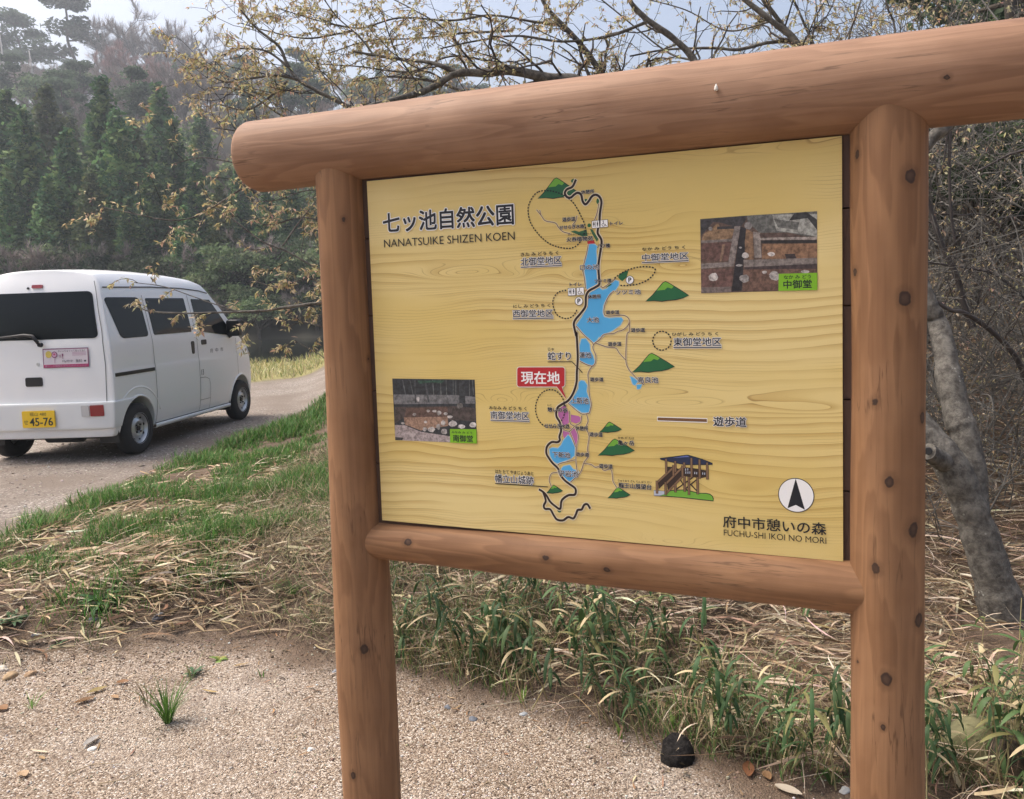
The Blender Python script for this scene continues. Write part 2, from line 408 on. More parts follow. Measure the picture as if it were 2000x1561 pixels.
def glyphs(body, bold=0.0):
    key = (body, bold)
    if key not in _tc:
        c = bpy.data.curves.new('t', 'FONT'); c.body = body; c.offset = bold; c.resolution_u = 3
        o = bpy.data.objects.new('t', c); COL.objects.link(o); bpy.context.view_layer.update()
        me = bpy.data.meshes.new_from_object(o.evaluated_get(bpy.context.evaluated_depsgraph_get()))
        V = np.array([v.co[:2] for v in me.vertices]).reshape(-1, 2); F = [list(p.vertices) for p in me.polygons]
        FF = []
        for f in F:
            q = V[f]; FF.append(f if np.sum(q[:, 0]*np.roll(q[:, 1], -1)-np.roll(q[:, 0], -1)*q[:, 1]) > 0 else f[::-1])
        bpy.data.objects.remove(o); bpy.data.curves.remove(c); bpy.data.meshes.remove(me)
        _tc[key] = (V, FF)
    return _tc[key]
def fit_text(body, box, bold=0.0):
    """2-D glyph verts fitted so that `body` fills box (x0,z0,x1,z1)"""
    V, F = glyphs(body, bold)
    lo, hi = V.min(0), V.max(0)
    sc = np.array([(box[2]-box[0])/(hi[0]-lo[0]), (box[3]-box[1])/(hi[1]-lo[1])])
    return (V-lo)*sc+np.array(box[:2]), F, sc
def text_px(pr, body, xl_, yt, yb, xr_, c='ink', bold=.012, outline=0.0, layer=20, oc='white'):
    p0 = sl_(xl_, yb); p1 = sl_(xl_, yt); yy = yb
    for _ in range(4):
        q = sl_(xr_, yy); yy += (q[1]-p0[1])*900
    box = (p0[0], p0[1], q[0], p1[1])
    latin = body.isascii()
    P, F, sc = fit_text(body, box, min(bold, 0) if latin else 0.0)
    if outline:                                       # pale surround: shifted copies, each its own film
        k = 8 if outline < .04 or bold > .015 else 4
        for i in range(k):
            t = 2*math.pi*i/k+.4; o = (outline+bold)*np.array([math.cos(t), math.sin(t)])*sc.mean()
            pr.faces(P+o, F, oc, layer-2+i*.15)
    sh = [(0, 0)] if bold <= 0 else [(-.7, -.7), (.7, .7), (-.7, .7), (.7, -.7)] if bold > .015 else [(-1, 0), (1, 0)]
    for i, o in enumerate(sh): pr.faces(P+bold*np.array(o)*sc.mean(), F, c, layer+i*.15)
    return box
Z3 = lambda P: np.array([sl_(1000+x/4.731, 330+y/4.731) for x, y in P])
Z4 = lambda P: np.array([sl_(950+x/4.0, 640+y/4.0) for x, y in P])
Z5 = lambda P: np.array([sl_(1330+x/6.06, 380+y/6.06) for x, y in P])
Z6 = lambda P: np.array([sl_(740+x/7.805, 700+y/7.805) for x, y in P])
Z7 = lambda P: np.array([sl_(1200+x/4.348, 780+y/4.348) for x, y in P])
ZW = lambda P: np.array([sl_(1260+x/13.007, 870+y/13.007) for x, y in P])

# ---- map drawing
d = Print()
ponds = [Z3([(708, 705), (730, 695), (765, 700), (783, 715), (775, 760), (783, 850), (780, 920), (785, 1000), (803, 1050), (800, 1075), (770, 1095), (700, 1118), (690, 1100), (688, 1040), (675, 960), (668, 900), (670, 840), (685, 800), (700, 740)]),
         np.concatenate([Z3([(700, 1150), (725, 1120), (762, 1102), (810, 1102), (835, 1122), (880, 1110), (920, 1060), (955, 1032), (985, 1042), (985, 1070), (960, 1110), (905, 1150), (870, 1200), (840, 1260), (835, 1330), (850, 1372), (900, 1383), (960, 1378), (1010, 1378), (1025, 1395), (1000, 1440), (930, 1490), (870, 1520), (830, 1555)]),
                         Z4([(880, 70), (848, 112), (835, 112), (770, 60), (705, 4)]), Z3([(595, 1450), (650, 1370), (690, 1290), (697, 1200)])]),
         Z4([(745, 90), (775, 88), (805, 130), (810, 180), (830, 220), (845, 265), (835, 300), (790, 290), (728, 262), (730, 200), (728, 150)]),
         Z4([(740, 415), (765, 420), (785, 450), (780, 500), (800, 560), (808, 610), (812, 645), (795, 663), (745, 660), (690, 622), (640, 590), (665, 560), (700, 520), (722, 480), (725, 430)]),
         Z4([(640, 840), (655, 860), (670, 890), (690, 930), (685, 1000), (660, 1020), (600, 1045), (555, 1060), (520, 1040), (500, 1000), (495, 950), (515, 940), (560, 945), (585, 920), (605, 880)]),
         Z4([(605, 1085), (650, 1075), (680, 1110), (715, 1120), (725, 1145), (690, 1180), (650, 1205), (620, 1180), (585, 1140), (590, 1100)]),
         Z4([(1125, 380), (1150, 395), (1180, 420), (1160, 450), (1145, 440)]), Z4([(1175, 450), (1215, 445), (1200, 475), (1180, 480)])]
for P in [Z4([(570, 610), (610, 600), (635, 640), (650, 690), (650, 740), (625, 760), (590, 775), (575, 730), (555, 690), (555, 640)]), Z4([(660, 680), (720, 690), (740, 705), (735, 735), (700, 750), (660, 735)]),
          Z4([(660, 780), (690, 790), (710, 830), (715, 880), (700, 935), (685, 920), (675, 860), (650, 810)]), Z4([(595, 800), (650, 810), (655, 835), (640, 840), (610, 870), (600, 850)])]:
    d.poly(P, 'purple', 1)
for P in ponds:
    d.ribbon(P, .0042, 'pond_edge', 2, closed=True, smooth=0); d.poly(P, 'blue', 3)
d.poly(Z3([(540, 580), (580, 570), (620, 580), (690, 560), (700, 620), (650, 625), (590, 600)]), 'garden', 2)
d.poly(Z3([(720, 555), (745, 560), (800, 650), (785, 675), (740, 600)]), 'garden', 2)
d.poly(Z3([(695, 670), (755, 655), (770, 690), (700, 695)]), 'red', 4)
d.poly(Z3([(683, 1115), (702, 1120), (708, 1170), (700, 1280), (686, 1280)]), 'red', 4)
for (x, y, rx, ry) in [(568, 112, 22, 20), (684, 295, 16, 18), (793, 300, 13, 26), (714, 522, 17, 18)]:
    p = Z3([(x, y), (x+rx, y), (x, y-ry)]); d.disc(p[0], p[1][0]-p[0][0], 'green', 4, 20, p[2][1]-p[0][1])
d.poly(Z3([(1078, 935), (1060, 1000), (1020, 1038), (1000, 1025), (982, 1005), (985, 985), (1020, 955)]), 'green', 5)
d.poly(Z3([(865, 1100), (880, 1078), (910, 1062), (925, 1068), (900, 1085)]), 'green', 5)
thin = [np.concatenate([Z3([(940, 1130), (900, 1170), (865, 1240), (850, 1310), (862, 1352), (910, 1360), (1010, 1352), (1060, 1365), (1085, 1400), (1070, 1450), (1020, 1490), (980, 1500), (940, 1520)]),
                        Z4([(920, 55), (885, 95), (845, 125), (833, 160), (855, 220), (850, 280), (820, 310), (795, 360), (800, 430), (805, 520), (820, 600), (806, 668)])]),
        np.concatenate([Z3([(1085, 1400), (1085, 1500)]), Z4([(1098, 60), (1090, 250), (1110, 320), (1150, 370), (1190, 410), (1230, 445)])]),
        Z4([(850, 120), (940, 150), (1010, 160), (1040, 200), (1090, 255)]),
        Z4([(783, 676), (795, 730), (780, 780), (803, 850), (790, 950), (800, 1000), (765, 1050), (745, 1110), (720, 1150), (650, 1215)]),
        Z4([(765, 1060), (820, 1070), (850, 1090), (890, 1085), (920, 1115), (970, 1105), (985, 1150), (990, 1200), (1020, 1250)]),
        Z4([(560, 1130), (510, 1140), (492, 1190), (508, 1240)]), Z4([(745, 690), (735, 745), (698, 770), (720, 850), (705, 940), (700, 1030), (705, 1090), (715, 1140)]),
        Z4([(692, 1032), (640, 1045), (565, 1068), (565, 1100)]), np.concatenate([Z3([(595, 1455)]), Z4([(760, 55), (832, 122), (832, 150)])]), Z4([(640, 592), (740, 672), (805, 668)]),
        Z4([(728, 262), (790, 292), (835, 303)]), Z4([(590, 795), (650, 808), (690, 770)]), Z4([(650, 650), (655, 745), (690, 768)]), Z4([(650, 810), (675, 870), (697, 930)]),
        Z3([(230, 380), (270, 430), (310, 480), (400, 500), (430, 540), (470, 580), (540, 600)]), Z3([(258, 385), (268, 430)]), Z3([(600, 435), (590, 480), (560, 520)]), Z3([(803, 320), (790, 400), (765, 470)]),
        Z3([(705, 700), (690, 780), (672, 850), (655, 930), (668, 1000), (680, 1100)]), Z3([(815, 1075), (840, 1098), (870, 1080), (925, 1040), (950, 1020)])]
for i, P in enumerate(thin):
    d.ribbon(P, .0042, 'casing', 6+(i % 3)*.4); d.ribbon(P, .0019, 'path', 8+(i % 3)*.4)
road = np.concatenate([Z3([(590, 105), (560, 165), (510, 190), (490, 225), (510, 260), (545, 265), (580, 235), (610, 222), (640, 240), (655, 300), (680, 328), (710, 300), (740, 255), (775, 240), (810, 260), (828, 310), (815, 400), (808, 500), (795, 560), (795, 600), (825, 650), (828, 700), (812, 800), (800, 900), (805, 1000), (808, 1065), (770, 1095), (710, 1130), (685, 1180), (680, 1270), (640, 1330), (590, 1390), (573, 1430), (580, 1480), (595, 1540)]),
                       Z4([(705, 40), (712, 150), (715, 250), (708, 350), (705, 430), (680, 510), (640, 570), (590, 600), (555, 630), (548, 690), (575, 740), (585, 800), (572, 850), (575, 880), (555, 895), (510, 895), (475, 930), (470, 980), (490, 1020), (520, 1060), (560, 1100), (580, 1150), (610, 1190), (655, 1225), (690, 1250), (700, 1275), (690, 1305), (640, 1310), (590, 1350), (578, 1415), (540, 1395), (500, 1360), (470, 1310), (440, 1280), (415, 1265)])])
road2 = Z4([(445, 1285), (465, 1350), (450, 1390), (460, 1415), (500, 1420), (530, 1470), (555, 1500), (600, 1505), (640, 1480), (680, 1490), (700, 1460), (715, 1425), (745, 1420), (765, 1385), (790, 1380), (810, 1410)])
d.ribbon(road, .0098, 'casing', 10); d.ribbon(road2, .0098, 'casing', 10.4)
d.ribbon(road, .0056, 'road', 11); d.ribbon(road2, .0056, 'road', 11.4)
p = Z4([(570, 1428), (585, 1428)]); d.disc(p[0], p[1][0]-p[0][0], 'garden', 9, 16)
# dotted district outlines
d.dots(Z3([(240, 215), (175, 290), (150, 390), (190, 530), (330, 680), (500, 735), (610, 700), (680, 560), (640, 440), (580, 330), (520, 270), (450, 230), (350, 203)]), .0031, .0074, 'ink', 12)
d.dots(Z3([(500, 1122), (430, 1140), (385, 1200), (382, 1270), (420, 1350), (500, 1383), (570, 1355), (612, 1280)]), .0031, .0074, 'ink', 12, False)
d.dots(Z3([(950, 1010), (1010, 965), (1100, 925), (1200, 905), (1300, 912), (1325, 945), (1270, 1015), (1180, 1060), (1080, 1077), (1000, 1078)]), .0031, .0074, 'ink', 12, False)
d.dots(Z4([(1372+72*math.cos(t), 103+74*math.sin(t)) for t in np.arange(8)*math.pi/4]), .0031, .0074, 'ink', 12)
d.dots(Z4([(500+115*math.cos(t), 632+148*math.sin(t)) for t in np.arange(12)*math.pi/6]), .0031, .0074, 'ink', 12)
# mountains
MT = np.array([(0, 1), (.17, .66), (.30, .32), (.40, .06), (.46, 0), (.53, .07), (.80, .42), (1, .70), (.86, .83), (.70, .92), (.52, .95), (.38, 1.0), (.2, .96)])
MTOP = np.array([(.235, .47), (.30, .32), (.40, .06), (.46, 0), (.53, .07), (.66, .24), (.60, .36), (.51, .30), (.44, .42), (.33, .44)])
for Z, x0, y0, x1, y1 in ((Z3, 240, 83, 612, 275), (Z3, 1235, 1040, 1635, 1225), (Z4, 1140, 200, 1470, 350), (Z4, 882, 737, 1058, 820), (Z4, 873, 870, 1158, 1000), (Z4, 467, 1230, 597, 1295), (Z4, 948, 1248, 1125, 1333)):
    s_ = np.array([x1-x0, y1-y0]); o_ = np.array([x0, y0])
    P = Z(MT*s_+o_); d.poly(P, 'green', 5.5); d.poly(Z(MTOP*s_+o_), 'lime', 5.8)
    d.ribbon(P, .0016, 'ink', 6.2, closed=True, smooth=0)
# toilets and parking marks
def man(cx, cy, s, Z, skirt=False):
    p = Z([(cx, cy-.72*s), (cx+.2*s, cy-.72*s)]); d.disc(p[0], p[1][0]-p[0][0], 'ink', 18, 14)
    w_ = .34*s if skirt else .24*s
    d.poly(Z([(cx-.22*s, cy-.48*s), (cx+.22*s, cy-.48*s), (cx+w_, cy+.18*s), (cx+.15*s, cy+.2*s), (cx+.13*s, cy+.85*s), (cx-.13*s, cy+.85*s), (cx-.15*s, cy+.2*s), (cx-w_, cy+.18*s)]), 'ink', 18)
for (x0, y0, s, sl2) in ((738, 480, 72, -.09), (518, 1103, 72, -.07)):
    for k in (0, 1):
        ax, ay = x0+k*(s+6), y0+k*(s+6)*sl2
        q = [(ax, ay), (ax+s, ay+s*sl2), (ax+s+2, ay+s*sl2+s), (ax+1, ay+s)]
        d.poly(Z3(q), 'ink', 16); c_ = np.mean(q, 0); d.poly(Z3([c_+(np.array(v)-c_)*.90 for v in q]), 'white', 17)
        if k == 0:
            man(c_[0]-16, c_[1], 26, Z3, True); man(c_[0]+17, c_[1]-2, 26, Z3)
            d.poly(Z3([(c_[0]-2, c_[1]-25), (c_[0]+2, c_[1]-25), (c_[0]+2, c_[1]+25), (c_[0]-2, c_[1]+25)]), 'ink', 18)
        else:
            p = Z3([(c_[0]-8, c_[1]-22), (c_[0]-3, c_[1]-22)]); d.disc(p[0], p[1][0]-p[0][0], 'ink', 18, 14)
            d.ribbon(Z3([(c_[0]-7, c_[1]-14), (c_[0]-4, c_[1]+6), (c_[0]+10, c_[1]+6), (c_[0]+17, c_[1]+22), (c_[0]+23, c_[1]+19)]), .0014, 'ink', 18, smooth=0)
            d.ribbon(Z3([(c_[0]-12, c_[1]-2), (c_[0]-20, c_[1]+10), (c_[0]-14, c_[1]+22), (c_[0], c_[1]+24), (c_[0]+8, c_[1]+14)]), .0013, 'ink', 18.5)
for (x, y) in ((1090, 1027), (620, 1222)):
    p = Z3([(x, y), (x+38, y)]); r_ = p[1][0]-p[0][0]
    d.disc(p[0], r_, 'ink', 16, 32); d.disc(p[0], r_*.88, 'white', 17, 32)
    bx = (p[0][0]-r_*.36, p[0][1]-r_*.56, p[0][0]+r_*.42, p[0][1]+r_*.58); P, F, _s = fit_text('P', bx, .03); d.faces(P, F, 'ink', 18)
P = Z7([(375, 167), (778, 180)]); d.ribbon(P, .0105, 'white', 4, smooth=0); d.ribbon(P, .0070, 'legend', 5, smooth=0)
link('map_drawing', d.b.mesh('map_drawing', PM), panel)

# ---- you-are-here callout
d = Print()
def rrect(Z, x0, y0, x1, y1, r, n=5):
    o = []
    for cx, cy, a0 in ((x1-r, y1-r, 0), (x0+r, y1-r, 90), (x0+r, y0+r, 180), (x1-r, y0+r, 270)):
        for k in range(n+1):
            t = R_(a0+90*k/n); o.append((cx+r*math.cos(t), cy+r*math.sin(t)))
    return Z(o)
d.poly(Z4([(545, 452), (625, 558), (588, 452)]), 'red', 19.2); P = Z4([(545, 452), (625, 558), (588, 452)]); d.ribbon(P, .003, 'pale', 18.8, closed=True, smooth=0)
P = rrect(Z4, 243, 310, 613, 461, 18); d.ribbon(P, .0036, 'pale', 19, closed=True, smooth=0); d.poly(P, 'red', 19.5)
text_px(d, '現在地', 1019, 725.5, 749.5, 1094, 'white', .022, layer=22)
link('location_callout', d.b.mesh('location_callout', PM), panel)
# ---- compass
d = Print(); p = Z7([(1543, 815), (1698, 815)]); r_ = p[1][0]-p[0][0]
d.disc(p[0], r_, 'ink', 4, 56); d.disc(p[0], r_*.955, 'white', 5, 56)
d.poly(Z7([(1540, 672), (1618, 938), (1541, 897), (1470, 925)]), 'ink', 6)
link('compass_rose', d.b.mesh('compass_rose', PM), panel)
# ---- lookout tower drawing
d = Print()
P = ZW([(225, 1145), (490, 1165), (640, 1150), (760, 1140), (980, 1130), (1120, 1150), (1270, 1190), (1380, 1215), (1560, 1220), (1650, 1240), (1710, 1290), (1735, 1350), (1735, 1410), (1400, 1375), (900, 1320), (500, 1290), (230, 1275)])
d.poly(P, 'lime', 4); d.ribbon(P, .0018, 'ink', 5, closed=True, smooth=0)
d.poly(ZW([(225, 1145), (490, 1165), (490, 1240), (380, 1275), (230, 1275)]), 'grey', 5.5)
d.poly(ZW([(560, 540), (700, 545), (860, 600), (860, 690), (700, 720), (520, 690)]), 'wooddk', 4.5)
d.poly(ZW([(970, 550), (1180, 570), (1360, 600), (1590, 640), (1590, 800), (1440, 830), (1300, 820), (1150, 800), (970, 790)]), 'wooddk', 4.5)
d.poly(ZW([(330, 940), (690, 590), (740, 740), (350, 1110)]), 'wooddk', 4.6); d.poly(ZW([(550, 970), (910, 620), (940, 780), (580, 1130)]), 'wooddk', 4.7)
for (x, y) in ((1035, 690), (1090, 690), (1140, 690), (1262, 700), (1312, 705), (1465, 715), (1515, 720), (1085, 610), (1030, 615)):
    d.poly(ZW([(x-11, y-28), (x+11, y-28), (x+11, y+28), (x-11, y+28)]), 'grey', 6)
P = ZW([(380, 330), (620, 300), (1060, 245), (1110, 250), (1450, 350), (1712, 455), (1712, 485), (1500, 490), (1000, 490), (700, 430), (390, 355)])
d.poly(P, 'navy', 7); d.ribbon(P, .0016, 'ink', 7.3, closed=True, smooth=0); d.poly(ZW([(700, 315), (1060, 260), (1130, 290), (900, 305)]), 'roofblue', 7.6)
bars = [((880, 850), (1060, 1130), 34, 'wooddk', 6), ((1230, 800), (800, 1110), 34, 'wooddk', 6.3), ((1160, 990), (1310, 1150), 34, 'wooddk', 6.5), ((1300, 880), (1050, 1080), 34, 'wooddk', 6.7)]
posts = [(537, 355, 680), (770, 410, 660), (770, 1000, 1175), (995, 450, 560), (1005, 790, 1160), (1180, 335, 800), (1385, 370, 830), (1580, 450, 845), (720, 520, 760), (950, 530, 790), (1113, 810, 1240), (1335, 820, 1225), (303, 915, 1205), (522, 950, 1245)]
for a_, e_, w_, c_, l_ in bars: d.ribbon(ZW([a_, e_]), w_/13.007/880, c_, l_, smooth=0)
for a_, e_, l_ in (((320, 930), (690, 590), 8), ((545, 960), (915, 590), 8.3), ((555, 1200), (930, 810), 8.6)):
    d.ribbon(ZW([a_, e_]), .0056, 'wooddk', l_, smooth=0); d.ribbon(ZW([a_, e_]), .0040, 'wood', l_+.5, smooth=0)
for i, (x, y0, y1) in enumerate(posts):
    d.ribbon(ZW([(x-3, y0), (x+3, y1)]), .0060, 'wooddk', 9.5, smooth=0); d.ribbon(ZW([(x-3, y0), (x+3, y1)]), .0040, 'wood', 10, smooth=0)
link('tower_drawing', d.b.mesh('tower_drawing', PM), panel)

# ---- two printed photographs
M_PHOTO, nt, bb = new_mat('photo_print')
a1 = N(nt, 'ShaderNodeAttribute', attribute_name='Col'); tc = N(nt, 'ShaderNodeTexCoord')
n1 = N(nt, 'ShaderNodeTexNoise', i2=90.0, i3=6.0); nt.links.new(tc.outputs['Object'], n1.inputs['Vector']); n1.inputs['Roughness'].default_value = .7
hv = N(nt, 'ShaderNodeHueSaturation'); nt.links.new(a1.outputs['Color'], hv.inputs['Color']); nt.links.new(mapr(nt, n1.outputs[0], .3, .7, .45, 1.6), hv.inputs['Value'])
nt.links.new(hv.outputs[0], bb.inputs['Base Color']); bb.inputs['Roughness'].default_value = .4
def ell(x, y, rx, ry, n=11, seed=0):
    r0 = random.Random(int(x*7+y)); return [(x+rx*math.cos(t)*r0.uniform(.82, 1.1), y+ry*math.sin(t)*r0.uniform(.82, 1.1)) for t in np.arange(n)*2*math.pi/n]
def photo(name, Z, items, cap_quad, caption, ruby):
    b = MB()
    for k, (P, c) in enumerate(items):
        P = Z(P); V = np.stack([P[:, 0], np.full(len(P), -.0003-k*.00003), P[:, 1]], -1)
        a = np.sum(P[:, 0]*np.roll(P[:, 1], -1)-np.roll(P[:, 0], -1)*P[:, 1]); f = list(range(len(P)))
        b.add(V, [f if a > 0 else f[::-1]], 0, c)
    ph = link(name, b.mesh(name, [M_PHOTO], usecol=True), panel)
    d = Print(); d.poly(Z(cap_quad), 'capt', 18)
    text_px(d, *caption, bold=.022, layer=21); text_px(d, *ruby, bold=.016, layer=21)
    link('caption', d.b.mesh('caption', PM), ph)
dig = [([(228, 292), (1612, 198), (1612, 1130), (240, 1170)], (.10, .065, .05)),
       ([(228, 292), (780, 250), (770, 300), (700, 400), (450, 330), (380, 330), (235, 490)], (.045, .042, .045)),
       ([(270, 470), (440, 340), (470, 400), (630, 410), (600, 520), (240, 560)], (.22, .14, .08)), ([(430, 380), (630, 375), (630, 405), (425, 415)], (.03, .028, .03)),
       ([(240, 575), (600, 560), (560, 790), (240, 790)], (.11, .06, .05)), ([(490, 590), (525, 590), (485, 790), (460, 790)], (.19, .12, .08)),
       ([(635, 375), (705, 375), (625, 850), (240, 880), (240, 820), (560, 800)], (.2, .17, .155)), ([(240, 545), (620, 525), (610, 555), (240, 578)], (.17, .145, .13)),
       ([(705, 380), (770, 400), (740, 850), (720, 1140), (600, 1150), (635, 860)], (.022, .02, .023)), ([(775, 410), (850, 450), (865, 770), (770, 770), (755, 560)], (.2, .12, .07)),
       ([(855, 440), (935, 450), (955, 750), (870, 755)], (.22, .19, .17)), ([(780, 250), (1612, 200), (1612, 500), (1480, 495), (1260, 450), (930, 455), (790, 330)], (.12, .12, .11)),
       ([(1080, 240), (1612, 230), (1612, 500), (1450, 470), (1130, 430)], (.3, .3, .27)), ([(1100, 290), (1400, 330), (1380, 420), (1150, 390)], (.12, .12, .11)), ([(1480, 205), (1612, 300), (1612, 420), (1500, 280), (1280, 310), (1340, 225)], (.035, .035, .035)),
       ([(930, 470), (1250, 465), (1480, 495), (940, 505)], (.09, .06, .05)), ([(930, 515), (1612, 500), (1612, 535), (940, 540)], (.3, .26, .23)),
       ([(945, 545), (1612, 540), (1612, 575), (950, 580)], (.025, .022, .022)), ([(960, 585), (1612, 580), (1612, 755), (960, 765)], (.21, .12, .07)),
       ([(1230, 705), (1345, 700), (1370, 760), (1245, 760)], (.04, .03, .03)), ([(740, 775), (1612, 750), (1612, 820), (750, 860)], (.18, .155, .14)),
       ([(750, 860), (1612, 820), (1612, 890), (760, 885)], (.05, .035, .035)), ([(740, 890), (1612, 880), (1612, 1130), (740, 1140)], (.13, .075, .055)), ([(240, 890), (620, 880), (600, 1100), (240, 1110)], (.12, .065, .055)), ([(240, 1100), (600, 1090), (590, 1155), (240, 1168)], (.15, .12, .11))]
dig += [(ell(*s), (v, v*.93, v*.88)) for *s, v in ((385, 980, 60, 55, .42), (765, 720, 45, 38, .42), (1070, 705, 45, 27, .5), (750, 995, 60, 50, .3), (990, 920, 30, 20, .4), (1110, 965, 65, 60, .36), (350, 405, 25, 25, .25), (705, 628, 18, 12, .45), (690, 840, 40, 15, .3), (1470, 915, 55, 20, .4), (800, 370, 50, 50, .2))]
photo('photograph', Z5, dig, [(1158, 940), (1615, 927), (1615, 1131), (1155, 1142)], ('中御堂', 1530.5, 548, 564, 1585.4), ('なか み どう', 1531, 538.4, 545.5, 1584))
mound = [([(205, 308), (1462, 325), (1497, 1297), (250, 1248)], (.026, .03, .036)), ([(225, 550), (1210, 560), (1470, 590), (1480, 690), (230, 700)], (.14, .14, .145)), ([(250, 740), (1200, 730), (1480, 760), (1480, 960), (380, 900), (240, 1000)], (.06, .048, .045)),
         ([(420, 760), (1050, 740), (1050, 890), (390, 895)], (.10, .062, .05)), ([(380, 900), (1050, 890), (1060, 1030), (640, 1100), (400, 1010)], (.27, .17, .12)), ([(245, 1015), (400, 1020), (640, 1120), (900, 1160), (1100, 1190), (1100, 1280), (250, 1248)], (.32, .27, .265)), ([(250, 1200), (370, 1210), (360, 1250), (250, 1248)], (.04, .04, .04))]
mound += [([(x, 330), (x+w_, 330), (x+w_+dx, y1), (x+dx, y1)], c) for x, w_, dx, y1, c in ((355, 16, 45, 555, (.1, .11, .115)), (540, 22, 10, 680, (.05, .055, .06)), (690, 26, 60, 670, (.06, .065, .07)), (815, 12, 18, 560, (.12, .13, .13)), (935, 14, 8, 560, (.1, .11, .11)), (1020, 12, 10, 560, (.1, .11, .11)), (1125, 14, 5, 560, (.07, .08, .08)), (1170, 10, 0, 555, (.09, .1, .1)), (1220, 90, 10, 690, (.035, .04, .045)), (1375, 12, 5, 570, (.1, .11, .11)), (1420, 14, 20, 560, (.09, .1, .1)), (470, 10, 50, 555, (.09, .1, .1)))]
mound += [([(590, 340), (1000, 335), (960, 380), (760, 370), (620, 390)], (.03, .07, .05))]
mound += [(ell(*s), (v, v*.94, v*.9)) for *s, v in ((755, 800, 25, 22, .35), (850, 805, 35, 20, .38), (920, 830, 35, 40, .33), (1020, 845, 30, 22, .38), (545, 855, 30, 25, .24), (1085, 890, 45, 22, .42), (1130, 995, 65, 50, .4), (985, 985, 35, 40, .45), (910, 1040, 35, 45, .3), (805, 1085, 55, 45, .42), (705, 1080, 35, 35, .34), (1000, 1115, 50, 45, .34), (1265, 1040, 60, 35, .5), (1440, 1015, 55, 45, .5), (715, 970, 25, 20, .4), (370, 990, 30, 18, .3), (600, 620, 25, 40, .5), (1240, 720, 50, 45, .12))]
photo('photograph', Z6, mound, [(1088, 1077), (1490, 1080), (1497, 1298), (1090, 1284)], ('南御堂', 886, 849, 862, 924.5), ('みなみ み どう', 883, 841.6, 846, 923))

# ---- lettering
d = Print(); o_ = .045
text_px(d, '七ッ池自然公園', 750, 417, 455, 1004, bold=.028, outline=.035)
text_px(d, 'NANATSUIKE SHIZEN KOEN', 751, 468.5, 483.6, 1006, bold=-.002)
for t, a, b_, c_, e_ in (('北御堂地区', 1018, 504, 519.5, 1097), ('中御堂地区', 1254.7, 497, 510.3, 1344.5), ('西御堂地区', 1002.5, 606, 620, 1080.7), ('東御堂地区', 1316, 660, 676, 1408.7), ('南御堂地区', 959, 803, 818, 1033.7)):
    bx = text_px(d, t, a, b_, c_, e_, bold=.022, outline=o_)
    z = bx[1]-.0035; d.ribbon([(bx[0], z), (bx[2], z)], .0042, 'white', 15, smooth=0); d.ribbon([(bx[0], z), (bx[2], z)], .0023, 'ink', 16, smooth=0)
bx = text_px(d, '幡立山城跡', 968, 926, 942, 1043, bold=.022, outline=o_); P = np.array([sl_(968, 944.5), sl_(1043, 949), sl_(1070, 951)]); d.ribbon(P, .0022, 'ink', 16, smooth=0)
bx = text_px(d, '蛇すり', 1070.5, 687.5, 703, 1115.5, bold=.022, outline=o_); P = np.array([sl_(1070.5, 707), sl_(1118, 706.8), sl_(1137.5, 727.5)]); d.ribbon(P, .0020, 'ink', 16, smooth=0)
for t, a, b_, c_, e_ in (('きた み どう ち く', 1018, 494, 501, 1091), ('なか み どう ち く', 1254.7, 484, 490.2, 1338.6), ('にし み どう ち く', 1003, 595.3, 601.6, 1075), ('ひがし み どう ち く', 1313, 649.5, 656, 1402.5), ('みなみ み どう ち く', 956, 793, 799.5, 1029),
                         ('じゃ', 1071, 679, 685, 1082.5), ('はた たて やまじょうあと', 968, 917, 924, 1042.5), ('いこ', 1070, 789.5, 793.2, 1078), ('たに', 1100, 790.5, 793.8, 1108), ('ひのみしょくぶつえん', 1110, 457, 460.5, 1156), ('かめ が たけ', 1207.5, 852.5, 857, 1239), ('りゅうおう ざん てん ぼう だい', 1207.5, 936, 940.5, 1273)):
    text_px(d, t, a, b_, c_, e_, bold=.022)
for t, a, b_, c_, e_ in (('高良池', 1246, 736, 747.5, 1286), ('蓮池', 1132, 688, 699, 1155), ('上新池', 1115.5, 776, 788, 1150), ('下新池', 1079.5, 882, 892.5, 1114), ('平岩池', 1092, 918, 930, 1129.5), ('大池', 1147, 619.6, 630, 1170), ('口の池', 1133.6, 517.7, 527.6, 1169.7), ('ツツミ池', 1202.5, 566.7, 576, 1251.5)):
    text_px(d, t, a, b_, c_, e_, bold=.024, outline=.035, oc='white')
for t, a, b_, c_, e_ in (('憩いの谷', 1070, 795.5, 804, 1109), ('せせらぎ水路', 1064, 827, 836, 1113), ('休憩所', 1124.5, 832, 840.5, 1149), ('遊歩道', 1233, 641, 649, 1260), ('遊歩道', 1188, 668, 676, 1214), ('遊歩道', 1153, 737, 745, 1179), ('遊歩道', 1152, 844, 852.5, 1177.5), ('遊歩道', 1125.5, 883, 891, 1150.5), ('遊歩道', 1171, 905.5, 914, 1197),
                         ('遊歩道', 1099, 425, 433.5, 1124), ('遊歩道', 1184, 606.5, 614, 1210), ('ツツミ橋', 1161.7, 545.6, 553, 1194.5), ('休憩所', 1135.7, 372, 379.7, 1161), ('休憩所', 1149, 575.8, 583.6, 1173.7), ('せせらぎ水路', 1093.6, 441, 448.8, 1141.6), ('火呑植物苑', 1107, 464, 472.7, 1158.5), ('八ツ橋', 1167, 477, 485, 1191.7),
                         ('トイレ', 1192.8, 433.6, 440.3, 1216.7), ('トイレ', 1113.5, 552.6, 559.3, 1136.3), ('亀ヶ岳', 1207.5, 859.5, 869, 1239), ('龍王山展望台', 1209, 942.5, 952.5, 1273)):
    text_px(d, t, a, b_, c_, e_, bold=.036, outline=.026, oc='pale')
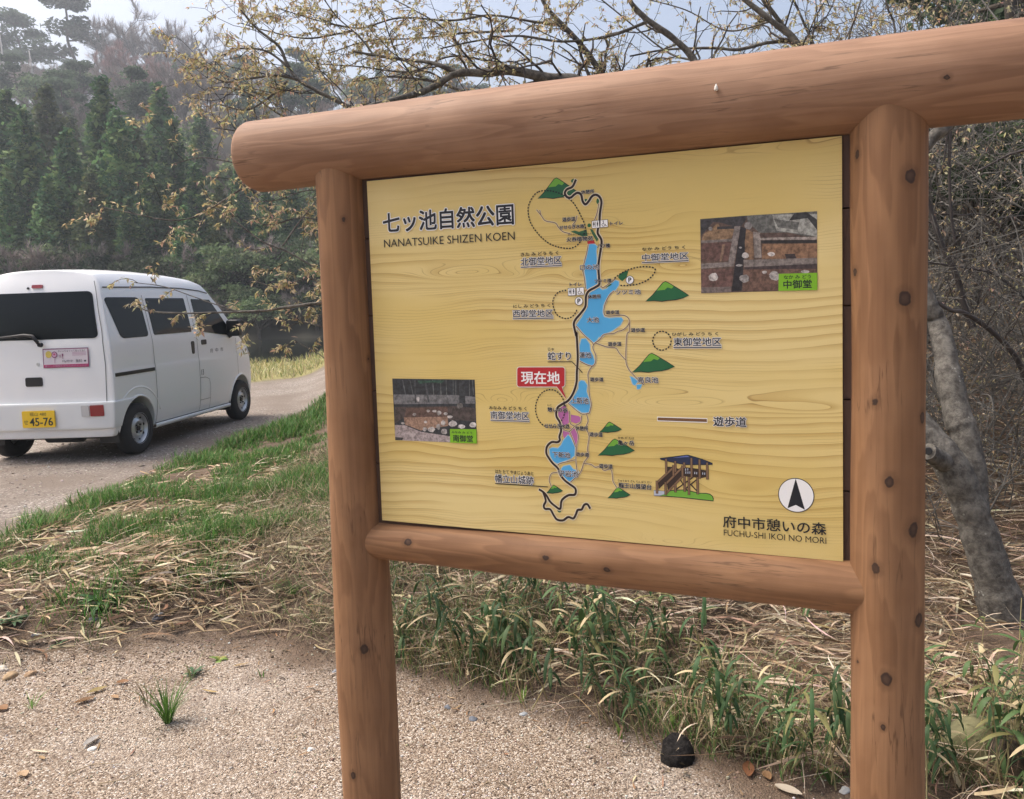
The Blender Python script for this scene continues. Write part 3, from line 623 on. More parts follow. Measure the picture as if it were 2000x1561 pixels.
text_px(d, '遊歩道', 1393.7, 813.5, 832, 1458, bold=.026, outline=.04)
text_px(d, '府中市憩いの森', 1412.7, 1006.5, 1029.5, 1614, bold=.016)
text_px(d, 'FUCHU-SHI IKOI NO MORI', 1414, 1034, 1045.6, 1614, bold=-.002)
link('lettering', d.b.mesh('lettering', PM), panel)
# pale cocoon stuck to the beam
p = sl_(1400, 173, AX-.09)
b = MB(); b.tube([(0, 0, 0), (0, 0, .003), (0, 0, .009), (0, 0, .014)], [.0035, .0045, .003, .0005], 10)
coc = link('cocoon', b.mesh('cocoon', [flat('cocoon_silk', (.62, .60, .55), .7)], True), None, label='tiny pale cone-shaped cocoon stuck to the front of the log beam', cat='cocoon')
yb_ = AX-math.sqrt(max(.097**2-(p[1]-BZ)**2, 0))
coc.location = Vector(S_M @ np.array([p[0], yb_-.001, p[1]-.006])+S_O)
# ================================================================== WHITE VAN
VAN_P = np.array([-5.1462, 8.5551, 0.1409]); VAN_YAW = 0.05678
van = empty('van', tuple(VAN_P), label='white boxy minivan with dark windows and yellow number plate parked on the gravel road', cat='van')
van.rotation_euler = (0, 0, math.pi/2-VAN_YAW)      # local +X runs forward
def interp(x, xs, ys): return np.interp(x, xs, ys)
def v_hw(z):      # half width at height z (tumblehome, waist crease)
    return interp(z, [.2, .3, .42, .60, .62, .88, .905, 1.16, 1.22, 1.45, 1.66, 1.74, 1.80, 1.90], [.66, .705, .725, .7365, .7365, .7375, .731, .724, .712, .672, .632, .612, .585, .50])
def v_top(x):     # roof line
    return interp(x, [-.6, -.30, .1, .6, 1.2, 1.6, 1.9, 2.05], [1.895, 1.925, 1.945, 1.945, 1.925, 1.89, 1.82, 1.75])
def v_back(z):    # rear face
    return interp(z, [.2, .40, .62, .9, 1.2, 1.5, 1.7, 1.8, 1.9], [-.44, -.455, -.462, -.462, -.452, -.420, -.385, -.36, -.33])
def v_front(z):
    return interp(z, [.2, .32, .55, .75, .9, 1.02, 1.10, 1.2, 1.45, 1.65, 1.75, 1.9], [2.86, 2.90, 2.905, 2.89, 2.84, 2.72, 2.58, 2.46, 2.20, 2.00, 1.88, 1.66])
Z_LO = .245
def v_pt(u, v, q):
    """unit box -> van body. u 0..1 rear..front, v -1..1 right..left, q 0..1 bottom..top"""
    z = Z_LO+q*(1.945-Z_LO)
    for _ in range(3):
        xb, xf = v_back(z), v_front(z); x = xb+u*(xf-xb)
        zt = v_top(x)-.05*np.abs(v)**3.4
        z = Z_LO+q*(zt-Z_LO)
    hw = v_hw(z)*(1-.06*sstep(2.2, 2.95, x))
    bow = .045*np.abs(v)**3
    x = x+bow*(1-sstep(0, .12, u))-bow*1.8*sstep(.88, 1, u)
    return np.stack([x, v*hw, z], -1)
def lat_box(us, vs, qs, fn):
    """closed box lattice through fn, faces outward"""
    idx = {}; P = []; F = []
    def vid(i, j, k):
        if (i, j, k) not in idx: idx[(i, j, k)] = len(P); P.append((us[i], vs[j], qs[k]))
        return idx[(i, j, k)]
    nu, nv, nq = len(us)-1, len(vs)-1, len(qs)-1
    for i in range(nu):
        for j in range(nv):
            F.append((vid(i, j, 0), vid(i, j+1, 0), vid(i+1, j+1, 0), vid(i+1, j, 0))); F.append((vid(i, j, nq), vid(i+1, j, nq), vid(i+1, j+1, nq), vid(i, j+1, nq)))
        for k in range(nq):
            F.append((vid(i, 0, k), vid(i+1, 0, k), vid(i+1, 0, k+1), vid(i, 0, k+1))); F.append((vid(i, nv, k), vid(i, nv, k+1), vid(i+1, nv, k+1), vid(i+1, nv, k)))
    for j in range(nv):
        for k in range(nq):
            F.append((vid(0, j, k), vid(0, j, k+1), vid(0, j+1, k+1), vid(0, j+1, k))); F.append((vid(nu, j, k), vid(nu, j+1, k), vid(nu, j+1, k+1), vid(nu, j, k+1)))
    A = np.array(P); return fn(A[:, 0], A[:, 1], A[:, 2]), F
def subsurf(me, lv=1):
    o = bpy.data.objects.new('tmp', me); COL.objects.link(o); md = o.modifiers.new('s', 'SUBSURF'); md.levels = lv
    bpy.context.view_layer.update(); r = bpy.data.meshes.new_from_object(o.evaluated_get(bpy.context.evaluated_depsgraph_get())); bpy.data.objects.remove(o); return r
def boolean(me, cut):
    o = bpy.data.objects.new('tmp', me); c = bpy.data.objects.new('cut', cut); COL.objects.link(o); COL.objects.link(c)
    md = o.modifiers.new('b', 'BOOLEAN'); md.object = c; md.operation = 'DIFFERENCE'; md.solver = 'EXACT'
    bpy.context.view_layer.update(); r = bpy.data.meshes.new_from_object(o.evaluated_get(bpy.context.evaluated_depsgraph_get()))
    bpy.data.objects.remove(o); bpy.data.objects.remove(c); return r
def smooth_angle(me, ang=35):
    me.polygons.foreach_set('use_smooth', np.ones(len(me.polygons), bool))
    try: me.set_sharp_from_angle(angle=R_(ang))
    except Exception: pass
    return me
M_PAINT = flat('white_paint', (.83, .845, .85), .28, spec=.5, coat=.5, nz=.03, nscale=2.5)
M_DUST = flat('white_bumper', (.74, .76, .76), .42, spec=.4, nz=.06, nscale=4)
M_GLASS = flat('dark_glass', (.007, .010, .012), .06, spec=.22)
M_BLACK = flat('black_plastic', (.012, .012, .013), .5)
M_SEAM = flat('seam_shadow_gap', (.13, .135, .14), .8)
M_RUB = flat('tyre_rubber', (.022, .022, .023), .85, nz=.3, nscale=20)
M_STEEL = flat('wheel_steel', (.55, .57, .58), .35, metal=.7)
M_RED = flat('red_lens', (.26, .012, .016), .15, coat=.6)
M_CLEAR = flat('clear_lens', (.52, .52, .52), .15, coat=.6)
M_YEL = flat('plate_yellow', (.80, .52, .02), .4)
us = [0, .012, .035, .10, .2, .3, .4, .5, .6, .7, .78, .86, .92, .965, .988, 1]
vs = [-1, -.965, -.88, -.68, -.35, 0, .35, .68, .88, .965, 1]
qs = [0, .02, .06, .12, .2, .29, .38, .396, .405, .415, .48, .55, .59, .66, .74, .82, .885, .93, .965, .988, 1]
V, F = lat_box(us, vs, qs, v_pt)
body = subsurf(mesh_from('body', V, F), 1)
cb = MB()
for x0 in (0, 2.43):
    cb.tube([(x0, -1.0, .29), (x0, -.42, .29)], [.315, .315], 40); cb.tube([(x0, .42, .29), (x0, 1.0, .29)], [.315, .315], 40)
cutm = cb.mesh('cut', [])
bm = bmesh.new(); bm.from_mesh(cutm); bmesh.ops.recalc_face_normals(bm, faces=bm.faces); bm.to_mesh(cutm); bm.free()
body = boolean(body, cutm); smooth_angle(body, 38)
body.name = 'body'; body.materials.clear(); body.materials.append(M_PAINT)
body_o = link('body', body, van)
def side(x, z, eps=.004, sgn=-1):
    x = np.asarray(x, float); z = np.asarray(z, float)
    return np.stack([x, sgn*(v_hw(z)*(1-.06*sstep(2.2, 2.95, x))+eps), z], -1)
def rear(y, z, eps=.006):
    y = np.asarray(y, float); z = np.asarray(z, float)
    return np.stack([v_back(z)+.045*np.abs(y/.72)**3-eps, y, z], -1)
def round_patch(c4, r=.12, rings=(1.0, .72, .4), n=7, mapf=None, skirt=.012, rz=None):
    """rounded quad: c4 = (lo-left, lo-right, hi-right, hi-left) in 2-D, mapped on a surface by mapf(a,b,eps)"""
    c4 = np.array(c4, float); o = []; rz = rz or r
    for cx, cy, a0 in ((1-r, 1-rz, 0), (-1+r, 1-rz, 90), (-1+r, -1+rz, 180), (1-r, -1+rz, 270)):
        for k in range(n): t = R_(a0+90*k/(n-1)); o.append((cx+r*math.cos(t), cy+rz*math.sin(t)))
    o = np.array(o); m = len(o)
    def bil(P):
        s, t = (P[:, 0]+1)/2, (P[:, 1]+1)/2
        return ((1-s)*(1-t))[:, None]*c4[0]+(s*(1-t))[:, None]*c4[1]+(s*t)[:, None]*c4[2]+((1-s)*t)[:, None]*c4[3]
    # dense edge: subdivide so that the patch follows curved bodywork
    oo = []
    for i in range(m):
        for f in (0, .5): oo.append(o[i]*(1-f)+o[(i+1) % m]*f)
    o = np.array(oo); m = len(o); V = []; F = []
    P = bil(o); V.append(mapf(P[:, 0], P[:, 1], -skirt))
    for k in rings: P = bil(o*k); V.append(mapf(P[:, 0], P[:, 1], .004))
    P = bil(np.zeros((1, 2))); V.append(mapf(P[:, 0], P[:, 1], .004))
    for a in range(len(rings)):
        for i in range(m): F.append((a*m+i, a*m+(i+1) % m, (a+1)*m+(i+1) % m, (a+1)*m+i))
    e = len(rings)*m
    for i in range(m): F.append((e+i, e+(i+1) % m, e+m))
    return np.concatenate(V), F
sd_ = lambda a, b, e: side(a, b, e)
sdl = lambda a, b, e: side(a, b, e, 1)
rr_ = lambda a, b, e: rear(a, b, e+.002)
def patch(name, c4, mat, mapf, parent=van, **k):
    V, F = round_patch(c4, mapf=mapf, **k); return link(name, smooth_angle(mesh_from(name, V, F, [mat]), 50), parent)
def seam(b, P, mapf, w=.007):
    P = np.asarray(P, float); Q = []
    for a, c in zip(P[:-1], P[1:]):
        n = max(2, int(np.linalg.norm(c-a)/.05)); Q += [a+(c-a)*t for t in np.linspace(0, 1, n, endpoint=False)]
    Q = np.array(Q+[P[-1]]); T = nrm(np.gradient(Q, axis=0)); Nn = np.stack([-T[:, 1], T[:, 0]], -1)*w/2
    A = mapf((Q+Nn)[:, 0], (Q+Nn)[:, 1], .0028); B = mapf((Q-Nn)[:, 0], (Q-Nn)[:, 1], .0028); n = len(Q)
    b.add(np.concatenate([A, B]), [(i, n+i, n+i+1, i+1) for i in range(n-1)])
# side windows, both flanks
for mp in (sd_, sdl):
    patch('window', [(-.20, 1.215), (.30, 1.215), (.285, 1.635), (-.335, 1.635)], M_GLASS, mp, r=.22, rz=.2)
    patch('window', [(.405, 1.225), (1.22, 1.225), (1.21, 1.625), (.40, 1.625)], M_GLASS, mp, r=.06, rz=.10)
    patch('window', [(1.375, 1.225), (2.27, 1.13), (1.83, 1.605), (1.375, 1.615)], M_GLASS, mp, r=.07, rz=.12)
    s_ = MB()
    seam(s_, [(.345, 1.66), (.345, .265)], mp); seam(s_, [(1.30, 1.66), (1.30, .265)], mp); seam(s_, [(2.32, 1.1), (2.33, .62)], mp)
    seam(s_, [(.345, .268), (2.06, .268)], mp, .010); seam(s_, [(1.55, .268), (1.55, .55), (1.52, .635), (1.44, .665), (1.30, .67)], mp, .005) if mp is sd_ else None
    seam(s_, [(1.30, .40), (1.55, .40)], mp, .005) if mp is sd_ else None
    link('door_seam', s_.mesh('door_seam', [M_SEAM]), body_o)
    s_ = MB(); seam(s_, [(-.30, 1.735), (.6, 1.748), (1.2, 1.74), (1.62, 1.715), (1.82, 1.685)], mp, .013); link('gutter', s_.mesh('gutter', [M_BLACK]), van)
    patch('door_rail', [(-.385, .842), (.33, .842), (.33, .878), (-.385, .878)], M_BLACK, mp, r=.02, rz=.3)
    patch('door_handle', [(1.165, .965), (1.225, .965), (1.235, 1.115), (1.155, 1.115)], M_BLACK, mp, r=.7, rz=.35)
    patch('door_handle', [(1.40, 1.06), (1.53, 1.06), (1.53, 1.12), (1.40, 1.12)], M_BLACK, mp, r=.3, rz=.7)
    # sill strip
    b = MB(); x_ = np.linspace(.33, 2.10, 20)
    ring = [(0, 0), (.022, .004), (.026, -.02), (.018, -.042), (-.03, -.045)]
    V = np.concatenate([np.stack([x_, np.full(20, (-1 if mp is sd_ else 1)*(.688+dy)), np.full(20, .262+dz)], -1) for dy, dz in ring]); k = 20
    b.add(V, [(a*k+i, a*k+i+1, (a+1)*k+i+1, (a+1)*k+i) for a in range(4) for i in range(k-1)]); link('sill', b.mesh('sill', [M_DUST], True), van)
    # arch lips
    for x0 in (0, 2.43):
        t = np.linspace(R_(-8), R_(188), 30); b = MB()
        sg = -1 if mp is sd_ else 1
        P = np.stack([x0+.322*np.cos(t), np.zeros(30), .29+.322*np.sin(t)], -1); P[:, 1] = side(P[:, 0], P[:, 2], -.006, sg)[:, 1]
        b.tube(P, .012, 8); link('wheel_arch', b.mesh('wheel_arch', [M_PAINT], True), body_o)
        # moulded flare line above the rear arch
    t = np.linspace(R_(20), R_(160), 30); b = MB(); P = np.stack([.44*np.cos(t), np.zeros(30), .27+.43*np.sin(t)], -1); P[:, 1] = side(P[:, 0], P[:, 2], -.012, -1 if mp is sd_ else 1)[:, 1]
    b.tube(P, .016, 8); link('flare', b.mesh('flare', [M_PAINT], True), body_o)
    # door mirror
    sg = -1 if mp is sd_ else 1
    Vm, Fm = lat_box(np.linspace(-1, 1, 5), np.linspace(-1, 1, 5), np.linspace(-1, 1, 5), lambda u, v, q: np.stack([2.14+.05*u, sg*(.80+.085*v), 1.235+.105*q], -1))
    mm = smooth_angle(subsurf(mesh_from('mirror', Vm, Fm), 2)); mm.materials.append(M_BLACK); mo = link('mirror', mm, van)
    b = MB().tube([(2.16, sg*.69, 1.12), (2.15, sg*.75, 1.15)], .03, 8); link('mirror_arm', b.mesh('mirror_arm', [M_BLACK], True), mo)
# windscreen
def wind(a, b, e):
    a = np.asarray(a, float); b = np.asarray(b, float)
    return np.stack([v_front(b)-.081*np.abs(a/.7)**3+e, a, b], -1)
V, F = round_patch([(.60, 1.13), (-.60, 1.13), (-.52, 1.68), (.52, 1.68)], r=.12, mapf=wind); link('windscreen', smooth_angle(mesh_from('windscreen', V, F, [M_GLASS])), van)
for sg in (-1, 1):
    b = MB(); b.tube([(2.80, sg*.60, .80), (2.775, sg*.64, .86), (2.70, sg*.66, .95)], [.05, .06, .04], 10)
    link('headlight', b.mesh('headlight', [M_CLEAR], True), van)
# tailgate
gate_s = MB()
seam(gate_s, [(-.66, .60), (-.672, .95), (-.65, 1.3), (-.59, 1.7), (-.565, 1.80)], rr_); seam(gate_s, [(.66, .60), (.672, .95), (.65, 1.3), (.59, 1.7), (.565, 1.80)], rr_); seam(gate_s, [(-.66, .60), (.66, .60)], rr_, .010)
link('door_seam', gate_s.mesh('door_seam', [M_SEAM]), body_o)
patch('rear_window', [(.615, 1.235), (-.615, 1.235), (-.545, 1.70), (.545, 1.70)], M_GLASS, rr_, r=.085, rz=.2)
rw = MB().tube([rear(-.06, 1.185, .02), rear(-.06, 1.19, .045)], .024, 12)
rw.tube([rear(-.055, 1.19, .04), rear(.01, 1.275, .045), rear(.10, 1.285, .04), rear(.56, 1.25, .03)], [.016, .018, .016, .010], 8)
link('wiper', rw.mesh('wiper', [M_BLACK], True), van)
patch('brake_lamp', [(.055, 1.745), (-.055, 1.745), (-.055, 1.778), (.055, 1.778)], M_RED, lambda a, b, e: rear(a, b, e+.008), r=.2, rz=.5)
patch('camera', [(.105, 1.735), (.085, 1.735), (.085, 1.757), (.105, 1.757)], M_BLACK, lambda a, b, e: rear(a, b, e+.006), r=.8)
patch('gate_handle', [(.135, .775), (-.04, .775), (-.04, .865), (.135, .865)], M_BLACK, rr_, r=.22, rz=.4)
patch('gate_lock', [(.01, .98), (-.02, .98), (-.02, 1.01), (.01, 1.01)], M_STEEL, rr_, r=.9)
# rear bumper wraps the corners
def bump_pt(u, v, q):
    z = .335+q*.27; p = v_pt(u*.17, v, (z-Z_LO)/(1.89-Z_LO)); y = v*(v_hw(z)+.012)
    p[:, 0] = p[:, 0]-.035*(1-sstep(0, .9, u)); p[:, 1] = y; p[:, 2] = z; return p
V, F = lat_box([0, .03, .12, .5, .9, 1], [-1, -.97, -.85, -.5, 0, .5, .85, .97, 1], [0, .08, .3, .75, .93, 1], bump_pt)
bmesh_b = subsurf(mesh_from('bumper', V, F), 1); bmesh_b = boolean(bmesh_b, cutm.copy()); smooth_angle(bmesh_b); bmesh_b.materials.clear(); bmesh_b.materials.append(M_DUST); link('bumper', bmesh_b, van)
def brear(y, z, e=0.0):
    y = np.asarray(y, float); z = np.asarray(z, float); return np.stack([v_back(z)-.035+.045*np.abs(y/.73)**3-e, y, z], -1)
for sg in (-1, 1):
    tl = patch('tail_lamp', [(sg*-.64*-1 if sg > 0 else -.515, .465), (.515 if sg > 0 else -.645, .465), (.515 if sg > 0 else -.645, .575), (.645 if sg > 0 else -.515, .575)], M_RED, lambda a, b, e: brear(a, b, e+.004), r=.15, rz=.2)
    patch('reversing_lamp', [(.505 if sg > 0 else -.43, .465), (.43 if sg > 0 else -.505, .465), (.43 if sg > 0 else -.505, .575), (.505 if sg > 0 else -.43, .575)], M_CLEAR, lambda a, b, e: brear(a, b, e+.004), r=.2, rz=.2)
# flat writing on a surface: (text, box in surface 2-D, mapf, mirrored x)
def write(b, text, box, mapf, mi, bold=.0, e=.008, flip=True):
    P, F, _s = fit_text(text, (0, 0, abs(box[2]-box[0]), box[3]-box[1]), bold)
    a = box[0]-P[:, 0] if flip else box[0]+P[:, 0]
    V = mapf(a, box[1]+P[:, 1], e); b.add(V, F, mi)
pl = MB(); plate = patch('number_plate', [(.165, .372), (-.165, .372), (-.165, .537), (.165, .537)], M_YEL, lambda a, b, e: brear(a, b*0+.45, 0)*[1, 1, 0]+np.stack([-.018-np.asarray(e)+0*a, 0*a, b], -1), r=.08, rz=.15)
pm_ = lambda a, b, e: brear(a*0, b*0+.45, 0)*[1, 0, 0]+np.stack([-.018-e+0*a, a, b], -1)
for k_ in (-.0012, .0012):
    write(pl, '45-76', (.088+k_, .388, -.148+k_, .470), pm_, 0, .012, .0046+k_*.1)
write(pl, '福山 480', (.085, .487, -.085, .524), pm_, 0, 0, .0045); write(pl, 'せ', (.150, .405, .105, .448), pm_, 0, 0, .0045)
link('plate_writing', pl.mesh('plate_writing', [flat('plate_ink', (.02, .025, .02), .5)]), plate)
# door writing
b = MB()
for i, ch in enumerate('府中市'): write(b, ch, (1.60+i*.135, .948, 1.675+i*.135, 1.0), sd_, 0, 0, .003, flip=False)
write(b, '13', (1.335, .70, 1.395, .765), sd_, 0, 0, .003, flip=False)
link('lettering', b.mesh('lettering', [flat('door_ink', (.05, .055, .07), .5)]), van)
# sticker on the tailgate
st = MB(); SM = [flat('sticker_white', (.66, .60, .64), .4), flat('sticker_pink', (.42, .04, .14), .4), flat('sticker_ink', (.05, .05, .07), .4), flat('sticker_yellow', (.60, .47, .10), .4), flat('sticker_plum', (.20, .04, .12), .4), flat('sticker_lilac', (.50, .30, .42), .4)]
sx0, sx1, sz0, sz1 = -.065, -.520, .955, 1.145
def sq(x0, z0, x1, z1, mi, e):
    a = np.array([sx0+(sx1-sx0)*t for t in (x0, x1, x1, x0)]); c = np.array([sz0+(sz1-sz0)*t for t in (z0, z0, z1, z1)]); st.add(rear(a, c, e), [(0, 1, 2, 3)], mi)
def sell(x, z, rx, rz, mi, e, n=18):
    t = np.arange(n)*2*math.pi/n; a = sx0+(sx1-sx0)*(x+rx*np.cos(t)); c = sz0+(sz1-sz0)*(z+rz*np.sin(t)); st.add(rear(a, c, e), [tuple(range(n))], mi)
def sw(t, x0, z0, x1, z1, mi, e): write(st, t, (sx0+(sx1-sx0)*x0, sz0+(sz1-sz0)*z0, sx0+(sx1-sx0)*x1, sz0+(sz1-sz0)*z1), rear, mi, 0, e)
sq(0, 0, 1, 1, 4, .010); sq(.018, .17, .982, .95, 0, .0105); sq(.005, 0.02, .995, .17, 1, .011)
sell(.13, .70, .07, .18, 3, .011); sell(.26, .68, .065, .17, 4, .011); sell(.26, .68, .05, .13, 5, .0115); sell(.26, .70, .022, .05, 1, .012); sq(.253, .25, .267, .52, 5, .011)
sw('まいふちゅうって知ってる？', .345, .80, .93, .92, 2, .011); sw('！', .42, .48, .46, .72, 4, .011); sw('M', .36, .50, .40, .68, 4, .011)
for i in range(3): sq(.65, .62+.07*i, .95, .645+.07*i, 5, .011)
sw('My府中', .43, .25, .66, .40, 2, .011); sw('無料', .72, .24, .86, .42, 2, .011); sq(.90, .28, .945, .36, 2, .011)
sw('暮らしの情報をあなたのポケットに', .04, .045, .96, .145, 5, .012)
link('sticker', st.mesh('sticker', SM), van)
# wheels
def lathe(prof, n=48, mi=0):
    P = np.array(prof, float); t = np.arange(n)*2*math.pi/n
    V = np.concatenate([np.stack([r*np.cos(t), np.full(n, y), r*np.sin(t)], -1) for y, r in P]); k = len(P)
    return V, [(a*n+i, (a+1)*n+i, (a+1)*n+(i+1) % n, a*n+(i+1) % n) for a in range(k-1) for i in range(n)]
tyre_p = [(.070, .155), (.073, .175), (.076, .20), (.074, .235), (.064, .257), (.045, .266), (0, .268), (-.045, .266), (-.064, .257), (-.074, .235), (-.076, .20), (-.073, .175), (-.070, .155), (-.03, .150), (.03, .150), (.070, .155)]
rim_p = [(-.068, .170), (-.072, .163), (-.066, .155), (-.045, .148), (-.028, .140), (-.030, .118), (-.048, .096), (-.056, .078), (-.050, .060), (-.030, .050), (-.028, .030), (-.045, .026), (-.050, 0.001)]
for (x0, sg) in ((0, -1), (0, 1), (2.43, -1), (2.43, 1)):
    wo = empty('wheel', (x0, sg*.655, .268)); wo.parent = van
    if sg > 0: wo.rotation_euler = (0, 0, math.pi)
    V, F = lathe(tyre_p); link('tyre', smooth_angle(mesh_from('tyre', V, F, [M_RUB]), 50), wo)
    V, F = lathe(rim_p); b = MB(); b.add(V, F, 0)
    for k in range(8):
        t = 2*math.pi*(k+.3)/8; c = np.array([.119*math.cos(t), -.0335, .119*math.sin(t)]); e1 = np.array([math.cos(t), -.62, math.sin(t)]); e2 = np.array([-math.sin(t), 0, math.cos(t)])
        q = np.arange(12)*2*math.pi/12; b.add(c+np.array([0, -.0045, 0])+.011*np.cos(q)[:, None]*e1+.016*np.sin(q)[:, None]*e2, [tuple(range(11, -1, -1))], 1)
    for k in range(4):
        t = 2*math.pi*(k+.5)/4; b.tube([(.05*math.cos(t), -.045, .05*math.sin(t)), (.05*math.cos(t), -.062, .05*math.sin(t))], .009, 6, 1)
    b.tube([(0, -.03, 0), (0, -.058, 0)], .027, 16, 1)
    rm = b.mesh('rim', [M_STEEL, M_BLACK], True); smooth_angle(rm, 40); link('rim', rm, wo)
    b = MB(); b.box((x0-.33, sg*.60, .26), (.012, .2, .17)); link('mudflap', b.mesh('mudflap', [M_BLACK]), van)
b = MB(); b.box((1.2, 0, .26), (2.9, 1.0, .10)); b.tube([(-.30, -.30, .27), (-.30, .05, .27)], .085, 14); b.tube([(0, -.6, .268), (0, .6, .268)], .05, 10); b.tube([(0, -.05, .268), (0, .12, .268)], .11, 14); b.tube([(-.42, .30, .30), (-.1, .30, .27)], .02, 8)
link('underbody', b.mesh('underbody', [M_BLACK], True), van)
# ================================================================== GROUND, WATER, HILL
EX = [-8, -5, -2.9, -2.3, -1.47, -.9, -.14, .63, 1.3, 2.2, 4, 9]; EY = [3.6, 3.5, 3.5, 3.62, 3.85, 3.55, 3.06, 2.58, 2.25, 1.95, 1.6, 1.2]
def pad_edge(x): return np.interp(x, EX, EY)
RX = [2.5, 3.5, 4.2, 5.27, 6.7, 9.2, 12.3, 14.0, 15.5]; RV = [-6.2, -5.2, -4.35, -3.72, -3.78, -3.66, -3.45, -1.5, 4.0]     # road's near edge: x as a function of y
def road_edge(y): return np.interp(y, RX, RV)
def verge_y(x): return np.interp(x, [-30, -12, -6.2, -4.6, 0, 8, 30], [13.5, 14.8, 16.2, 18.2, 20.5, 22, 24])       # road's far edge
def water_y(x): return verge_y(x)+np.interp(x, [-30, -7, -4, 4, 30], [7, 8, 7, 7, 7])
def bank_t(x, y): return sstep(-.33, -.10, np.asarray(x, float)/np.maximum(y, .3))
def ground_h(x, y):
    x = np.asarray(x, float); y = np.asarray(y, float)
    e = y-pad_edge(x); re = road_edge(y)-x
    n1 = vnoise(x*.9+3, y*.9)*.05+vnoise(x*2.3, y*2.3+9)*.022
    fine = vnoise(x*6, y*6)*.012+vnoise(x*15, y*15)*.005
    bt = bank_t(x, y); h = .14*sstep(-.1, 1.1, e)*(1-.7*bt)                                   # pad -> road level
    on_road = sstep(-.25, .25, re)*(e > -.2)
    tuss = (n1*1.3+fine)*(1-on_road)*sstep(-.1, .5, e)
    h = h+tuss*(1-.5*bt)+(1-bt)*.07*sstep(.1, .6, e)*(1-sstep(-.1, .5, re+.35))    # grassy shoulder a little proud of the road
    s = np.maximum(0, e)
    ra = sstep(.0, .38, x/np.maximum(y, .3))
    s2 = np.maximum(0, s-1.9*ra); slope = .24+.2*ra
    bank = bank_t(x, y)*(4.2*(1-np.exp(-slope*s2/4.2))+.05*ra*np.minimum(s, 1.9))*(1-.15*sstep(16, 30, y))
    h = h+bank*(1+vnoise(x*1.1, y*1.1)*.35)
    h = h+(vnoise(x*3, y*3)*.008+vnoise(x*9, y*9)*.004)*(e <= .0)
    # pond basin
    wy = y-water_y(x)
    h = h-1.3*sstep(-1.2, 1.6, wy)*(1-bank_t(x, y))
    return h
xs = np.unique(np.concatenate([np.linspace(-300, -14, 24), np.linspace(-14, -5, 60), np.linspace(-5, 4.2, 240), np.linspace(4.2, 12, 50), np.linspace(12, 300, 24)]))
ys = np.unique(np.concatenate([np.linspace(-60, 1.4, 14), np.linspace(1.4, 7, 190), np.linspace(7, 18, 130), np.linspace(18, 34, 50), np.linspace(34, 600, 26)]))
GX, GY = np.meshgrid(xs, ys); GZ = ground_h(GX, GY)
nx, ny = len(xs), len(ys); ii = (np.arange(ny-1)[:, None]*nx+np.arange(nx-1)[None]).ravel()
gF = np.stack([ii, ii+1, ii+nx+1, ii+nx], -1)
ew = GY-pad_edge(GX)+vnoise(GX*1.6, GY*1.6)*.5+vnoise(GX*5, GY*5)*.18; rw_ = road_edge(GY)-GX+vnoise(GX*1.4+5, GY*1.4)*.5+vnoise(GX*5, GY*5)*.2
gpad = 1-sstep(-.12, .22, ew); groad = sstep(-.2, .35, rw_)*(1-sstep(-.6, .6, GY-verge_y(GX)+vnoise(GX, GY)*1.2))*(GY > 3)*(1-gpad)
gverge = sstep(-.6, .6, GY-verge_y(GX)+vnoise(GX, GY)*1.2)*(1-bank_t(GX, GY))
